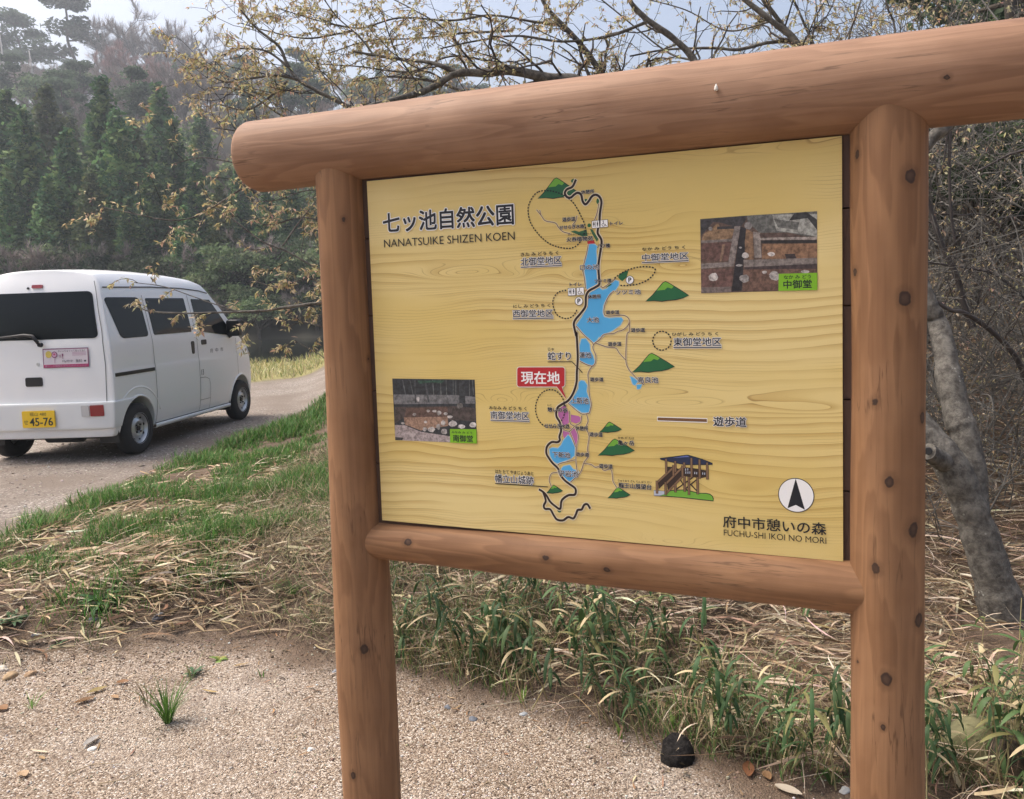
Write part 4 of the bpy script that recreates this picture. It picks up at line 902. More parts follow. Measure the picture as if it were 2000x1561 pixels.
def ground_mat():
    mt, nt, b = new_mat('ground_soil'); L = nt.links.new
    tc = N(nt, 'ShaderNodeTexCoord')
    A = lambda n: N(nt, 'ShaderNodeAttribute', attribute_name=n).outputs['Fac']
    def noise(s, d=5.0, r=.6):
        n = N(nt, 'ShaderNodeTexNoise', i2=s, i3=d); n.inputs['Roughness'].default_value = r; L(tc.outputs['Object'], n.inputs['Vector']); return n.outputs[0]
    def vor(s, feat='F1'):
        v = N(nt, 'ShaderNodeTexVoronoi', feature=feat); v.inputs['Scale'].default_value = s; L(tc.outputs['Object'], v.inputs['Vector']); return v
    v1 = vor(155); v2 = vor(75); v3 = vor(34)
    def cellc(v, stops):
        sp = N(nt, 'ShaderNodeSeparateColor'); L(v.outputs['Color'], sp.inputs[0]); r = N(nt, 'ShaderNodeValToRGB'); L(sp.outputs[0], r.inputs[0])
        el = r.color_ramp.elements
        while len(el) < len(stops): el.new(.5)
        for e, (p, c) in zip(el, stops): e.position = p; e.color = (*c, 1)
        return r.outputs[0]
    big = noise(1.1, 4); mid = noise(5.0, 5)
    grav = cellc(v1, [(0, (.075, .055, .04)), (.25, (.21, .158, .112)), (.55, (.33, .262, .195)), (.85, (.44, .37, .295)), (1, (.60, .56, .50))])
    gap = mapr(nt, v1.outputs['Distance'], .35, .85)
    grav = mix_(nt, math_(nt, 'MULTIPLY', gap, .6), grav, (.11, .07, .05))
    grav = mix_(nt, math_(nt, 'MULTIPLY', mapr(nt, big, .45, .7), .30), grav, (.46, .41, .36))
    grav = mix_(nt, math_(nt, 'MULTIPLY', mapr(nt, mid, .50, .72), .5), grav, (.15, .11, .08))
    soil = mix_(nt, noise(22, 6, .7), (.06, .042, .03), (.19, .135, .095))
    rd = cellc(v2, [(0, (.12, .10, .085)), (.3, (.21, .18, .152)), (.7, (.28, .245, .21)), (.93, (.37, .33, .29)), (1, (.58, .55, .51))])
    rd = mix_(nt, mapr(nt, noise(.9, 5), .35, .65), rd, (.185, .15, .122)); rd = mix_(nt, math_(nt, 'MULTIPLY', mapr(nt, noise(18, 6, .75), .5, .7), .5), rd, (.13, .105, .09))
    vg = mix_(nt, noise(2.2, 6, .7), (.30, .26, .12), (.20, .20, .07))
    pa, ra, va = A('pad'), A('road'), A('verge')
    c = mix_(nt, ra, soil, rd); c = mix_(nt, va, c, vg); c = mix_(nt, pa, c, grav)
    L(c, b.inputs['Base Color']); b.inputs['Roughness'].default_value = .9; b.inputs['Specular IOR Level'].default_value = .2
    h = math_(nt, 'ADD', math_(nt, 'MULTIPLY', v1.outputs['Distance'], -.7), math_(nt, 'MULTIPLY', v3.outputs['Distance'], -.35))
    h = math_(nt, 'ADD', h, math_(nt, 'MULTIPLY', noise(30, 6, .7), .9))
    bp = N(nt, 'ShaderNodeBump'); bp.inputs['Strength'].default_value = .8; bp.inputs['Distance'].default_value = .010
    L(h, bp.inputs['Height']); L(bp.outputs[0], b.inputs['Normal']); return mt
me = mesh_from('ground', np.stack([GX, GY, GZ], -1).reshape(-1, 3), gF, [ground_mat()], smooth=True, attrs={'pad': gpad.ravel(), 'road': groad.ravel(), 'verge': gverge.ravel()})
link('ground', me, kind='structure')
# pond
mt, nt, b = new_mat('pond_water'); b.inputs['Base Color'].default_value = (.010, .014, .010, 1); b.inputs['Roughness'].default_value = .07
tc = N(nt, 'ShaderNodeTexCoord'); n_ = N(nt, 'ShaderNodeTexNoise', i2=2.5, i3=3.0); nt.links.new(tc.outputs['Object'], n_.inputs['Vector']); bp = N(nt, 'ShaderNodeBump'); bp.inputs['Strength'].default_value = .12; bp.inputs['Distance'].default_value = .03
nt.links.new(n_.outputs[0], bp.inputs['Height']); nt.links.new(bp.outputs[0], b.inputs['Normal'])
link('pond_water', mesh_from('pond_water', [(-70, 14, -.12), (25, 14, -.12), (25, 62, -.12), (-70, 62, -.12)], [(0, 1, 2, 3)], [mt]), kind='structure')
# wooded hill across the pond
def hill_h(x, y):
    x = np.asarray(x, float); y = np.asarray(y, float); a = x/np.maximum(y, 20.0)
    prof = np.interp(a, [-1.4, -.8, -.45, -.15, 0, .15, .4, .8], [.9, 1.0, .97, .84, .70, .5, .2, .05])
    r = 41*sstep(42, 172, y)**.9*prof
    return -.6+r+1.6*sstep(45.5, 52, y)*prof+vnoise(x*.045, y*.045)*5*sstep(60, 90, y)+vnoise(x*.13, y*.13)*1.5*sstep(50, 70, y)-10*sstep(175, 260, y)
hx = np.linspace(-190, 90, 113); hy = np.concatenate([np.linspace(44, 60, 12), np.linspace(62, 270, 70)]); HX, HY = np.meshgrid(hx, hy)
HZ = hill_h(HX, HY); n0 = len(hx); i0 = (np.arange(len(hy)-1)[:, None]*n0+np.arange(n0-1)[None]).ravel()
M_FLOOR = flat('forest_floor', (.05, .045, .03), .95, nz=.6, nscale=.35)
link('hill', mesh_from('hill', np.stack([HX, HY, HZ], -1).reshape(-1, 3), np.stack([i0, i0+1, i0+n0+1, i0+n0], -1), [M_FLOOR], smooth=True), kind='structure')

# ================================================================== GROUND COVER
def strips(name, P, D0, D1, L, W, col, nseg=4, tip=1.0, twist=None, mat=None, base_w=.55):
    """n blades: start P (n,3), direction bends from D0 to D1 over length L; width W"""
    n = len(P); t = np.linspace(0, 1, nseg+1)
    D = nrm(D0[:, None]*(1-t)[None, :, None]+D1[:, None]*t[None, :, None])
    seg = D[:, :-1]*(L/nseg)[:, None, None]; Q = np.concatenate([P[:, None], P[:, None]+np.cumsum(seg, 1)], 1)
    side_ = np.cross(D, np.array([0, 0, 1.0])); bad = np.linalg.norm(side_, axis=-1) < .15
    side_[bad] = [1, 0, 0]; side_ = nrm(side_)
    if twist is not None:
        up_ = np.cross(side_, D); side_ = side_*np.cos(twist)[:, None, None]+up_*np.sin(twist)[:, None, None]
    prof = (base_w+(1-base_w)*np.sin(np.pi*np.clip(t*1.25, 0, 1)*.5))*(1-t**2.2*tip); prof = np.maximum(prof, .04)
    off = side_*(W[:, None]*prof[None])[..., None]*.5
    V = np.stack([Q-off, Q+off], 2).reshape(-1, 3)
    base = (np.arange(n)*(nseg+1)*2)[:, None]+np.arange(nseg)[None]*2
    F = np.stack([base, base+1, base+3, base+2], -1).reshape(-1, 4)
    C = np.repeat(col, (nseg+1)*2, 0)
    return mesh_from(name, V, F, [mat] if mat else [], col=C, smooth=True)
def pick(n, pal, var=.18):
    c = np.array(pal, float)[rng.integers(0, len(pal), n)]; return np.clip(c*(1+rng.normal(0, var, (n, 1)))*(1+rng.normal(0, .06, (n, 3))), .005, .9)
def azd(n, z=0.0, az=None):
    a = rng.random(n)*2*math.pi if az is None else az
    return np.stack([np.cos(a), np.sin(a), np.broadcast_to(z, (n,))], -1)
def gpos(x, y, dz=0.0): return np.stack([x, y, ground_h(x, y)+dz], -1)
M_BLADE = col_mat('grass_blade', .55, .3); M_STRAW = col_mat('dead_straw', .8, .12); M_LEAF = col_mat('leaf', .5, .3)
def seg_t(x, y): return sstep(-.33, -.10, x/np.maximum(y, .3))
# --- green grass of the shoulder between pad and road
def scatter(n, x0, x1, y0, y1, dens):
    n3 = n*9; x = rng.uniform(x0, x1, n3); y = rng.uniform(y0, y1, n3); k = rng.random(n3) < dens(x, y); return x[k][:n], y[k][:n]
def d_grass(x, y):
    e = y-pad_edge(x); re = x-road_edge(y)
    patch_ = sstep(-.06, .20, vnoise(x*1.3+4, y*1.3)+vnoise(x*3.5, y*3.5)*.8+.06+.22*sstep(.7, 1.9, e)+.06*(x > -2.6))
    return sstep(.12, .75, e)*sstep(-.05, .25, re)*patch_*(1-.93*seg_t(x, y))*(y < 14)*np.minimum(1, 7/y)
x, y = scatter(60000, -5.2, -.3, 3.6, 13.5, d_grass); n = len(x)
L_ = rng.uniform(.035, .125, n)*(1+1.2*(vnoise(x*2, y*2)+vnoise(x*6, y*6))); D0 = nrm(azd(n, 0)*.45+[0, 0, 1.0]); D1 = nrm(azd(n, 0)*1.0+[0, 0, .35])
link('grass', strips('grass', gpos(x, y, -.01), D0, D1, L_, rng.uniform(.0035, .008, n)*np.clip(y/5, 1, 2), pick(n, [(.065, .17, .028), (.085, .20, .035), (.05, .13, .022), (.10, .22, .045), (.14, .20, .06), (.07, .16, .028), (.055, .14, .025), (.28, .24, .13)]), 3, mat=M_BLADE), kind='stuff')
# pale verge grass by the pond
x, y = scatter(9000, -14, 1, 14.5, 27, lambda x, y: sstep(.0, .8, y-verge_y(x))*(1-sstep(-1.2, .2, y-water_y(x)))); n = len(x)
link('verge_grass', strips('verge_grass', gpos(x, y, -.02), nrm(azd(n)*.5+[0, 0, 1.0]), nrm(azd(n)+[0, 0, .3]), rng.uniform(.1, .28, n), rng.uniform(.012, .03, n), pick(n, [(.34, .30, .15), (.28, .27, .11), (.40, .36, .2), (.17, .20, .06)]), 3, mat=M_BLADE), kind='stuff')
# --- dry bamboo-grass litter lying on the shoulder
def d_lit(x, y):
    e = y-pad_edge(x); return sstep(-.02, .25, e)*np.where(seg_t(x, y) < .5, (1-sstep(1.0, 2.8, e))*.72+.28, .0)*sstep(-.25, .2, x-road_edge(y))*(.3+.7*sstep(-.12, .12, vnoise(x*1.5+8, y*2.2)))*sstep(-.05, .8, e)**.5
x, y = scatter(9000, -5.0, -.6, 3.2, 7.5, d_lit); n = len(x); az = rng.normal(0.2, .9, n)
D0 = azd(n, rng.normal(.06, .16, n), az); D1 = azd(n, rng.normal(-.08, .2, n), az+rng.normal(0, .5, n))
big_ = rng.random(n) < .4
link('dry_leaf_litter', strips('dry_leaf_litter', gpos(x, y, rng.uniform(.006, .04, n)), nrm(D0), nrm(D1), np.where(big_, rng.uniform(.06, .22, n), rng.uniform(.03, .32, n)), np.where(big_, rng.uniform(.010, .024, n), rng.uniform(.002, .005, n)),
     pick(n, [(.56, .45, .29), (.48, .37, .23), (.64, .55, .40), (.36, .27, .16), (.24, .16, .09)]), 4, twist=rng.normal(0, .5, n), mat=M_STRAW), kind='stuff')
# --- dead straw covering the bank behind the sign
def d_straw(x, y):
    e = y-pad_edge(x); return sstep(.0, .3, e)*seg_t(x, y)*np.minimum(1, (3.9/y)**2.2)*(y < 12)*(1-.93*((np.abs(x-1.86) < .22)*(y < 3.62)*(y > 2.7)))
x, y = scatter(90000, -1.6, 6.5, 1.5, 12, d_straw); n = len(x); az = rng.normal(-.15, 1.0, n)+math.pi*(rng.random(n) < .5)
D0 = azd(n, rng.normal(.16, .2, n), az); D1 = azd(n, rng.normal(-.18, .22, n), az+rng.normal(0, .5, n))
wide = rng.random(n) < .22
link('dead_bamboo_grass', strips('dead_bamboo_grass', gpos(x, y, rng.uniform(-.01, .07, n)), nrm(D0), nrm(D1), rng.uniform(.06, .27, n), np.where(wide, rng.uniform(.009, .018, n), rng.uniform(.0022, .005, n)),
     pick(n, [(.52, .42, .29), (.42, .32, .21), (.62, .53, .39), (.32, .23, .14), (.20, .14, .085), (.12, .08, .05)], .2), 4, twist=rng.normal(0, .7, n), mat=M_STRAW), kind='stuff')
# dry thatch hanging over the shaded cut left of the near post
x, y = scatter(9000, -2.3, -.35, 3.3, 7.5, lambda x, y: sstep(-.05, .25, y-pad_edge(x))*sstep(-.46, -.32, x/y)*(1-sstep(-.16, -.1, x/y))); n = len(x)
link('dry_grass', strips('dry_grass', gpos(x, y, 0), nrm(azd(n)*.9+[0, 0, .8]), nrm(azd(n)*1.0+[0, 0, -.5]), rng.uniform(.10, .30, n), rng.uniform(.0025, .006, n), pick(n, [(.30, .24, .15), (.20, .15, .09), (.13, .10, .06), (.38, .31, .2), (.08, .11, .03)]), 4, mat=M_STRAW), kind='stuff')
# --- thin green grass at the foot of the bank
x, y = scatter(5500, -.9, 3.2, 1.6, 4.2, lambda x, y: sstep(-.02, .12, y-pad_edge(x))*(1-sstep(.25, .9, y-pad_edge(x)))*sstep(-.1, .2, vnoise(x*2.2, y*2.2)+.1)); n = len(x)
link('bank_grass', strips('bank_grass', gpos(x, y, -.01), nrm(azd(n)*.45+[0, 0, 1.0]), nrm(azd(n)*.9+[0, 0, .2]), rng.uniform(.06, .22, n), rng.uniform(.003, .007, n), pick(n, [(.10, .18, .045), (.07, .13, .035), (.15, .20, .07), (.36, .30, .18), (.28, .22, .13)]), 4, mat=M_BLADE), kind='stuff')
# --- crumbs of leaf and twig trodden into the gravel
n = 420; x = rng.uniform(-3.4, 2.0, n); y = np.minimum(pad_edge(x)-rng.exponential(.45, n)+.1, 9); az = rng.random(n)*6.28
link('leaf_crumbs', strips('leaf_crumbs', gpos(x, y, .006), azd(n, rng.normal(.0, .15, n), az), azd(n, rng.normal(0, .2, n), az+rng.normal(0, .5, n)), rng.uniform(.012, .06, n), rng.uniform(.002, .010, n), pick(n, [(.10, .07, .045), (.20, .13, .08), (.06, .045, .035), (.42, .34, .24), (.28, .16, .08)]), 3, mat=M_STRAW), kind='stuff')
# --- loose gravel grains standing proud of the pad
n = 15000; x = rng.uniform(-3.4, 2.2, n); y = 1.9+rng.beta(1.1, 1.8, n)*2.6; k = (y < pad_edge(x)+.12); x, y = x[k], y[k]; n1_ = len(x)
x2 = rng.uniform(-4.6, 2.4, 9000); y2 = pad_edge(x2)+rng.normal(.12, .28, 9000); x3 = rng.uniform(-9, -3.4, 5000); y3 = rng.uniform(4.2, 12, 5000); k = x3 < road_edge(y3)+.15; x = np.concatenate([x, x2, x3[k]]); y = np.concatenate([y, y2, y3[k]]); n = len(x); n2_ = len(x2)
oc = np.array([(1, 0, 0), (-1, 0, 0), (0, 1, 0), (0, -1, 0), (0, 0, 1), (0, 0, -1)], float); of = np.array([(0, 2, 4), (2, 1, 4), (1, 3, 4), (3, 0, 4), (2, 0, 5), (1, 2, 5), (3, 1, 5), (0, 3, 5)])
sz = (rng.lognormal(math.log(.0031), .40, n)*np.clip(y/3.2, 1, 2.6))[:, None, None]*rng.uniform(.6, 1.3, (n, 6, 1)); th = rng.random(n)*6.28; rot = np.stack([np.stack([np.cos(th), -np.sin(th), 0*th], -1), np.stack([np.sin(th), np.cos(th), 0*th], -1), np.stack([0*th, 0*th, .7+0*th], -1)], -2)
V = np.einsum('nij,vj->nvi', rot, oc+rng.normal(0, .0, (6, 3)))*sz+gpos(x, y, .001)[:, None]
link('gravel', mesh_from('gravel', V.reshape(-1, 3), (np.arange(n)[:, None, None]*6+of[None]).reshape(-1, 3), [col_mat('gravel_grain', .9)], col=np.repeat(np.concatenate([pick(n1_, [(.36, .295, .22), (.29, .23, .165), (.45, .395, .33), (.20, .145, .10), (.60, .57, .53)], .12), pick(n2_, [(.12, .085, .06), (.2, .14, .1), (.07, .05, .035), (.30, .23, .17)], .2), pick(n-n1_-n2_, [(.33, .28, .24), (.42, .37, .32), (.2, .16, .13), (.55, .51, .47)], .15)]), 6, 0)), kind='stuff')
# ================================================================== TREES AND PLANTS
M_BARK = None
def bark_mat(name, base, dark, lich, sc=14.0, bump=.6):
    mt, nt, b = new_mat(name); L = nt.links.new; tc = N(nt, 'ShaderNodeTexCoord')
    n1 = N(nt, 'ShaderNodeTexNoise', i2=sc, i3=7.0); n1.inputs['Roughness'].default_value = .7; L(tc.outputs['Object'], n1.inputs['Vector'])
    n2 = N(nt, 'ShaderNodeTexNoise', i2=sc*.45, i3=4.0); L(tc.outputs['Object'], n2.inputs['Vector'])
    v = N(nt, 'ShaderNodeTexVoronoi'); v.inputs['Scale'].default_value = sc*2.3; L(tc.outputs['Object'], v.inputs['Vector'])
    c = mix_(nt, mapr(nt, n1.outputs[0], .35, .65), dark, base)
    c = mix_(nt, math_(nt, 'MULTIPLY', mapr(nt, n2.outputs[0], .56, .70), mapr(nt, v.outputs['Distance'], .34, .22)), c, lich)
    L(c, b.inputs['Base Color']); b.inputs['Roughness'].default_value = .9; b.inputs['Specular IOR Level'].default_value = .2
    bp = N(nt, 'ShaderNodeBump'); bp.inputs['Strength'].default_value = bump; bp.inputs['Distance'].default_value = .012; L(n1.outputs[0], bp.inputs['Height']); L(bp.outputs[0], b.inputs['Normal']); return mt
M_BARK = bark_mat('grey_bark', (.175, .163, .142), (.07, .063, .055), (.33, .33, .30), 26.0, .9)
M_TWIG = flat('twig_bark', (.055, .046, .042), .85, nz=.4, nscale=10)
M_TRUNK = flat('trunk_bark', (.085, .07, .055), .9, nz=.4, nscale=2)
M_GREYTWIG = col_mat('bare_twigs', .9, 0)
M_NEEDLE = col_mat('foliage', .75, .35, .2, nz=.28)
def rdir(r, t, spread):
    v = np.array([r.gauss(0, 1), r.gauss(0, 1), r.gauss(0, 1)]); v -= t*np.dot(v, t); return nrm(nrm(v)*spread+t*(1-spread*.45))
def grow(r, b, P0, d, L, rad, lev, nodes, sides=4, wob=.28, up=0.0, kids=(3, 5), ratio=.55, minr=.0012, spread=.85):
    """recursive twig; writes tubes into MB b and end/mid nodes into `nodes`"""
    k = 5; P = [np.array(P0, float)]; dd = np.array(d, float)
    for i in range(k):
        dd = nrm(dd+np.array([r.gauss(0, wob), r.gauss(0, wob), r.gauss(0, wob)+up])); P.append(P[-1]+dd*L/k)
    rr = np.linspace(rad, max(rad*.45, minr), k+1)
    b.tube(P, rr, sides if rad > .006 else 3, caps=False)
    if lev <= 0:
        for i in (1, 2, 3, 4, 5): nodes.append((P[i], nrm(P[i]-P[i-1])))
        return
    nodes.append((P[5], dd))
    for _ in range(r.randint(*kids)):
        f = r.uniform(.2, 1.0)*k; i = min(int(f), k-1); q = P[i]+(P[i+1]-P[i])*(f-i); t = nrm(P[i+1]-P[i])
        grow(r, b, q, rdir(r, t, spread), L*ratio*r.uniform(.6, 1.2), max(rad*.55, minr), lev-1, nodes, sides, wob, up, kids, ratio, minr, spread)
def leaf_mesh(name, pos, dirs, L, W, col, mat, fold=.35):
    """one folded diamond per leaf"""
    n = len(pos); d = nrm(dirs); s = np.cross(d, np.array([0, 0, 1.0])+rng.normal(0, .45, (n, 3))); s = nrm(s); u = np.cross(s, d)
    Lm = L[:, None]; Wm = W[:, None]
    V = np.stack([pos, pos+d*Lm*.42+s*Wm*.5+u*Wm*fold*.5, pos+d*Lm, pos+d*Lm*.42-s*Wm*.5+u*Wm*fold*.5], 1).reshape(-1, 3)
    i = np.arange(n)*4; F = np.concatenate([np.stack([i, i+1, i+2], -1), np.stack([i, i+2, i+3], -1)])
    return mesh_from(name, V, F, [mat], col=np.repeat(col, 4, 0))
M_CATKIN = col_mat('young_oak_leaf', .6, .5, .2, nz=.05)
OAKPAL = [(.46, .39, .22), (.52, .45, .27), (.40, .33, .17), (.57, .50, .34), (.36, .30, .16), (.44, .31, .23), (.42, .41, .21)]
def catkins(name, nodes, per, r, L=(.018, .040)):
    pos = []; dr = []
    for (p, t) in nodes:
        for _ in range(r.randint(*per)):
            a = r.uniform(0, 6.28); pos.append(p+np.array([r.gauss(0, .006)]*3)); dr.append((math.cos(a)*.55+t[0]*.4, math.sin(a)*.55+t[1]*.4, r.uniform(-1.1, .25)))
    n = len(pos); l = rng.uniform(*L, n)
    return leaf_mesh(name, np.array(pos), np.array(dr), l, l*rng.uniform(.28, .45, n), pick(n, OAKPAL, .2), M_CATKIN)
# ---------------- the big oak behind the sign: trunk forks, limbs reach over the beam to the left
oak = empty('oak_tree', tuple(at(1990, 1290, 3.75)), label='leaning grey oak trunk with long limbs and young yellow leaves arching over the sign', cat='tree')
OL = np.array(oak.location)
ro = random.Random(11)
tr = MB()
def limb(pts, r0, r1, n=10, b=tr, sides=10, wig=.0):
    P = np.array([at(*p) for p in pts])-OL; S = smooth_line(P, n); k = len(S)
    rr = np.linspace(r0, r1, k)*(1+vnoise(np.arange(k)*.33+r0*99, np.zeros(k))*.22)
    b.tube(S, rr, sides, caps=True); return S, rr
limb([(2010, 1420, 3.6), (1969, 1238, 3.62), (1938, 1123, 3.62), (1907, 1027, 3.63), (1877, 950, 3.64), (1846, 892, 3.65), (1800, 838, 3.7), (1730, 740, 3.8), (1640, 600, 3.9), (1500, 420, 4.1), (1400, 290, 4.3)], .098, .038, 10, sides=20)
limb([(1902, 1000, 3.66), (1886, 860, 3.72), (1871, 815, 3.75), (1854, 740, 3.8), (1845, 681, 3.85), (1830, 626, 3.9), (1812, 590, 3.9), (1770, 480, 4.0), (1740, 350, 4.1), (1700, 230, 4.2), (1665, 185, 4.3)], .068, .026, 8, sides=16)
limb([(1846, 905, 3.62), (1828, 893, 3.56), (1812, 882, 3.52)], .050, .034, 5, sides=14)              # broken stub
p = at(1813, 881, 3.52)-OL; q = nrm(at(1813, 881, 3.4)-at(1813, 881, 3.52))
hole = MB(); hole.tube([p+q*.020, p+q*.024], [.017, .014], 12); 
limb([(1780, 330, 4.1), (1815, 275, 4.1), (1850, 245, 4.1), (1880, 205, 4.2)], .035, .028, 8)
limbs = []
LM = [ # (points(px,px,depth), r0, r1)
 ([(1400, 290, 4.3), (1250, 210, 4.5), (1130, 158, 4.6), (1077, 154, 4.6), (995, 137, 4.55), (954, 143, 4.5), (892, 144, 4.5), (843, 172, 4.45), (790, 190, 4.4), (728, 206, 4.3), (660, 235, 4.2), (600, 245, 4.1)], .036, .008),
 ([(897, 143, 4.5), (843, 123, 4.5), (790, 117, 4.6), (724, 107, 4.6), (690, 100, 4.6)], .014, .006),
 ([(1077, 154, 4.6), (1010, 170, 4.7), (930, 185, 4.8), (850, 160, 4.9), (760, 150, 4.9), (690, 160, 4.9)], .014, .004),
 ([(1130, 160, 4.6), (1040, 230, 4.5), (920, 300, 4.3), (790, 290, 4.2), (730, 238, 4.2), (685, 211, 4.2), (620, 178, 4.2), (581, 154, 4.2), (560, 123, 4.2), (544, 90, 4.2), (503, 57, 4.2), (470, 20, 4.2)], .017, .005),
 ([(581, 155, 4.2), (544, 148, 4.15), (482, 154, 4.1), (441, 160, 4.1), (415, 150, 4.1)], .009, .003), ([(563, 130, 4.2), (520, 100, 4.2), (470, 95, 4.2), (430, 110, 4.2)], .007, .003),
 ([(560, 160, 4.2), (520, 195, 4.1), (480, 215, 4.1), (430, 205, 4.1)], .007, .003),
 ([(1400, 290, 4.3), (1385, 200, 4.45), (1356, 119, 4.6), (1316, 76, 4.6), (1266, 40, 4.6), (1235, 9, 4.6), (1215, -30, 4.6)], .024, .012),
 ([(1400, 290, 4.3), (1290, 245, 4.5), (1230, 205, 4.6), (1176, 144, 4.7), (1140, 94, 4.7), (1100, 50, 4.7), (1068, 15, 4.7), (1050, -20, 4.7)], .024, .010),
 ([(1700, 230, 4.2), (1620, 250, 4.4), (1559, 90, 4.5), (1505, 40, 4.5), (1455, 0, 4.5), (1420, -30, 4.5)], .024, .012), ([(1700, 230, 4.2), (1600, 200, 4.5), (1550, 85, 4.6), (1518, 36, 4.6), (1491, 0, 4.6), (1480, -30, 4.6)], .018, .010),
 ([(1700, 230, 4.2), (1640, 200, 4.4), (1588, 85, 4.5), (1568, 40, 4.5), (1550, 0, 4.5)], .010, .006), ([(1700, 230, 4.2), (1620, 150, 4.5), (1554, 88, 4.6), (1505, 83, 4.6), (1442, 97, 4.6), (1392, 94, 4.6), (1302, 97, 4.7), (1230, 110, 4.7)], .014, .005),
 ([(1266, 42, 4.6), (1190, 70, 4.6), (1100, 81, 4.6), (1010, 70, 4.6), (930, 80, 4.6), (860, 95, 4.6)], .010, .004), ([(1740, 350, 4.1), (1756, 220, 4.3), (1748, 61, 4.5), (1735, 20, 4.5), (1725, -20, 4.5)], .008, .005),
 ([(1668, 190, 4.3), (1650, 150, 4.5), (1658, 74, 4.6), (1672, 30, 4.6), (1685, -10, 4.6)], .008, .005), ([(1880, 205, 4.2), (1892, 140, 4.4), (1860, 50, 4.6), (1825, 0, 4.6)], .012, .008),
 ([(1100, 50, 4.7), (1040, 42, 4.7), (960, 30, 4.7), (880, 40, 4.8), (780, 35, 4.8), (700, 55, 4.8), (620, 40, 4.8), (540, 15, 4.8)], .009, .003),
 ([(900, 90, 4.7), (860, 50, 4.7), (800, 15, 4.7), (740, -15, 4.7)], .006, .003), ([(730, 108, 4.6), (700, 70, 4.6), (660, 35, 4.6), (630, -5, 4.6)], .006, .003),
 ([(1760, 720, 3.9), (1500, 640, 3.9), (1000, 600, 3.8), (760, 580, 3.7), (627, 592, 3.6), (561, 600, 3.6), (515, 607, 3.6), (445, 610, 3.6), (363, 612, 3.6), (297, 609, 3.6), (270, 600, 3.6), (251, 594, 3.6)], .010, .0022),
 ([(470, 610, 3.6), (430, 598, 3.6), (376, 579, 3.6), (320, 560, 3.6), (262, 552, 3.6)], .003, .0016),
 ([(1640, 600, 3.9), (1200, 640, 3.9), (800, 610, 3.8), (700, 560, 3.8), (624, 527, 3.8), (560, 491, 3.8), (509, 470, 3.8), (438, 416, 3.8), (400, 400, 3.8)], .007, .0025), ([(552, 481, 3.8), (580, 440, 3.8), (610, 402, 3.8), (625, 380, 3.8)], .004, .002),
 ([(1500, 420, 4.1), (1100, 450, 4.1), (760, 410, 4.1), (640, 350, 4.1), (540, 330, 4.1), (459, 318, 4.0), (395, 308, 4.0), (340, 320, 4.0)], .007, .002), ([(540, 330, 4.1), (470, 370, 4.0), (390, 420, 4.0), (330, 430, 4.0), (250, 415, 4.0), (200, 405, 4.0)], .005, .0018),
 ([(860, 298, 4.25), (700, 315, 4.1), (620, 290, 4.1), (560, 285, 4.1), (480, 260, 4.1), (420, 250, 4.1)], .007, .0025), ([(760, 580, 3.7), (700, 640, 3.7), (640, 640, 3.7), (590, 630, 3.7), (560, 640, 3.7)], .004, .002), ([(700, 640, 3.7), (660, 710, 3.7), (620, 690, 3.7), (575, 665, 3.7)], .004, .002),
 ([(900, 430, 4.1), (720, 480, 3.9), (650, 440, 3.9), (590, 425, 3.9), (530, 440, 3.9), (490, 430, 3.9)], .005, .002), ([(760, 580, 3.7), (720, 590, 3.7), (650, 560, 3.7), (600, 545, 3.7), (540, 560, 3.7), (500, 550, 3.7)], .004, .002), ([(800, 412, 4.1), (720, 415, 4.0), (650, 380, 4.0), (600, 372, 4.0), (545, 390, 4.0), (500, 395, 4.0)], .005, .002),
 ([(640, 235, 4.2), (560, 230, 4.2), (480, 180, 4.2), (420, 170, 4.2), (395, 180, 4.2)], .006, .002), ([(690, 60, 4.7), (600, 75, 4.7), (520, 60, 4.7), (470, 45, 4.7)], .006, .003), ([(1000, 60, 4.9), (900, 65, 4.9), (820, 75, 4.9), (720, 80, 4.9), (640, 105, 4.9)], .007, .003), ([(960, 120, 4.8), (880, 110, 4.8), (800, 140, 4.8), (700, 130, 4.8), (620, 125, 4.8)], .007, .003),
 ([(1505, 42, 4.5), (1420, 60, 4.8), (1340, 20, 4.8), (1250, -5, 4.8)], .006, .003), ([(1356, 119, 4.6), (1300, 100, 4.8), (1200, 20, 4.8), (1150, -20, 4.8)], .007, .004)]
tw = MB(); nodes = []
for (pts, r0, r1) in LM:
    S, rr = limb(pts, r0, r1, 8, sides=8 if r0 > .012 else 5)
    limbs.append((S, rr))
    seglen = np.linalg.norm(np.diff(S, axis=0), axis=1); cum = np.concatenate([[0], np.cumsum(seglen)])
    low = np.mean([p[1] for p in pts]) > 260
    right = np.mean([p[0] for p in pts]) > 1150
    q = .10 if not low else .30
    while q < cum[-1]:
        i = min(np.searchsorted(cum, q), len(S)-2); t = nrm(S[i+1]-S[i])
        px_ok = True
        dvec = rdir(ro, t, .85)
        if not low: dvec = nrm(dvec*np.array([1, .8, 1])+np.array([0, 0, .12]))
        Lk = ro.uniform(.16, .42)*(.75 if low else 1.0)*(.45 if np.mean([p[1] for p in pts]) > 540 else 1)*(1.15 if right else 1)
        grow(ro, tw, S[i], dvec, Lk, max(.0022, rr[i]*.32) if not low else .0018, (0 if ro.random() < .6 else 1) if low else 0 if (right and ro.random() < .5) else 1, nodes, 4, .24, .02, (2, 4), .55, .0011)
        q += ro.uniform(.040, .095)*(1.25 if low else 1)*(1.25 if right else 1)
    if not right or low: nodes.append((S[-1], nrm(S[-1]-S[-2])))
link('trunk', smooth_angle(tr.mesh('trunk', [M_BARK]), 80), oak)
link('branches', smooth_angle(tw.mesh('branches', [M_TWIG]), 80), oak)
link('knot_hole', hole.mesh('knot_hole', [M_BLACK]), oak)
nd = [q for q in nodes if ro.random() < .84]
print('OAK', len(nodes), len(nd))
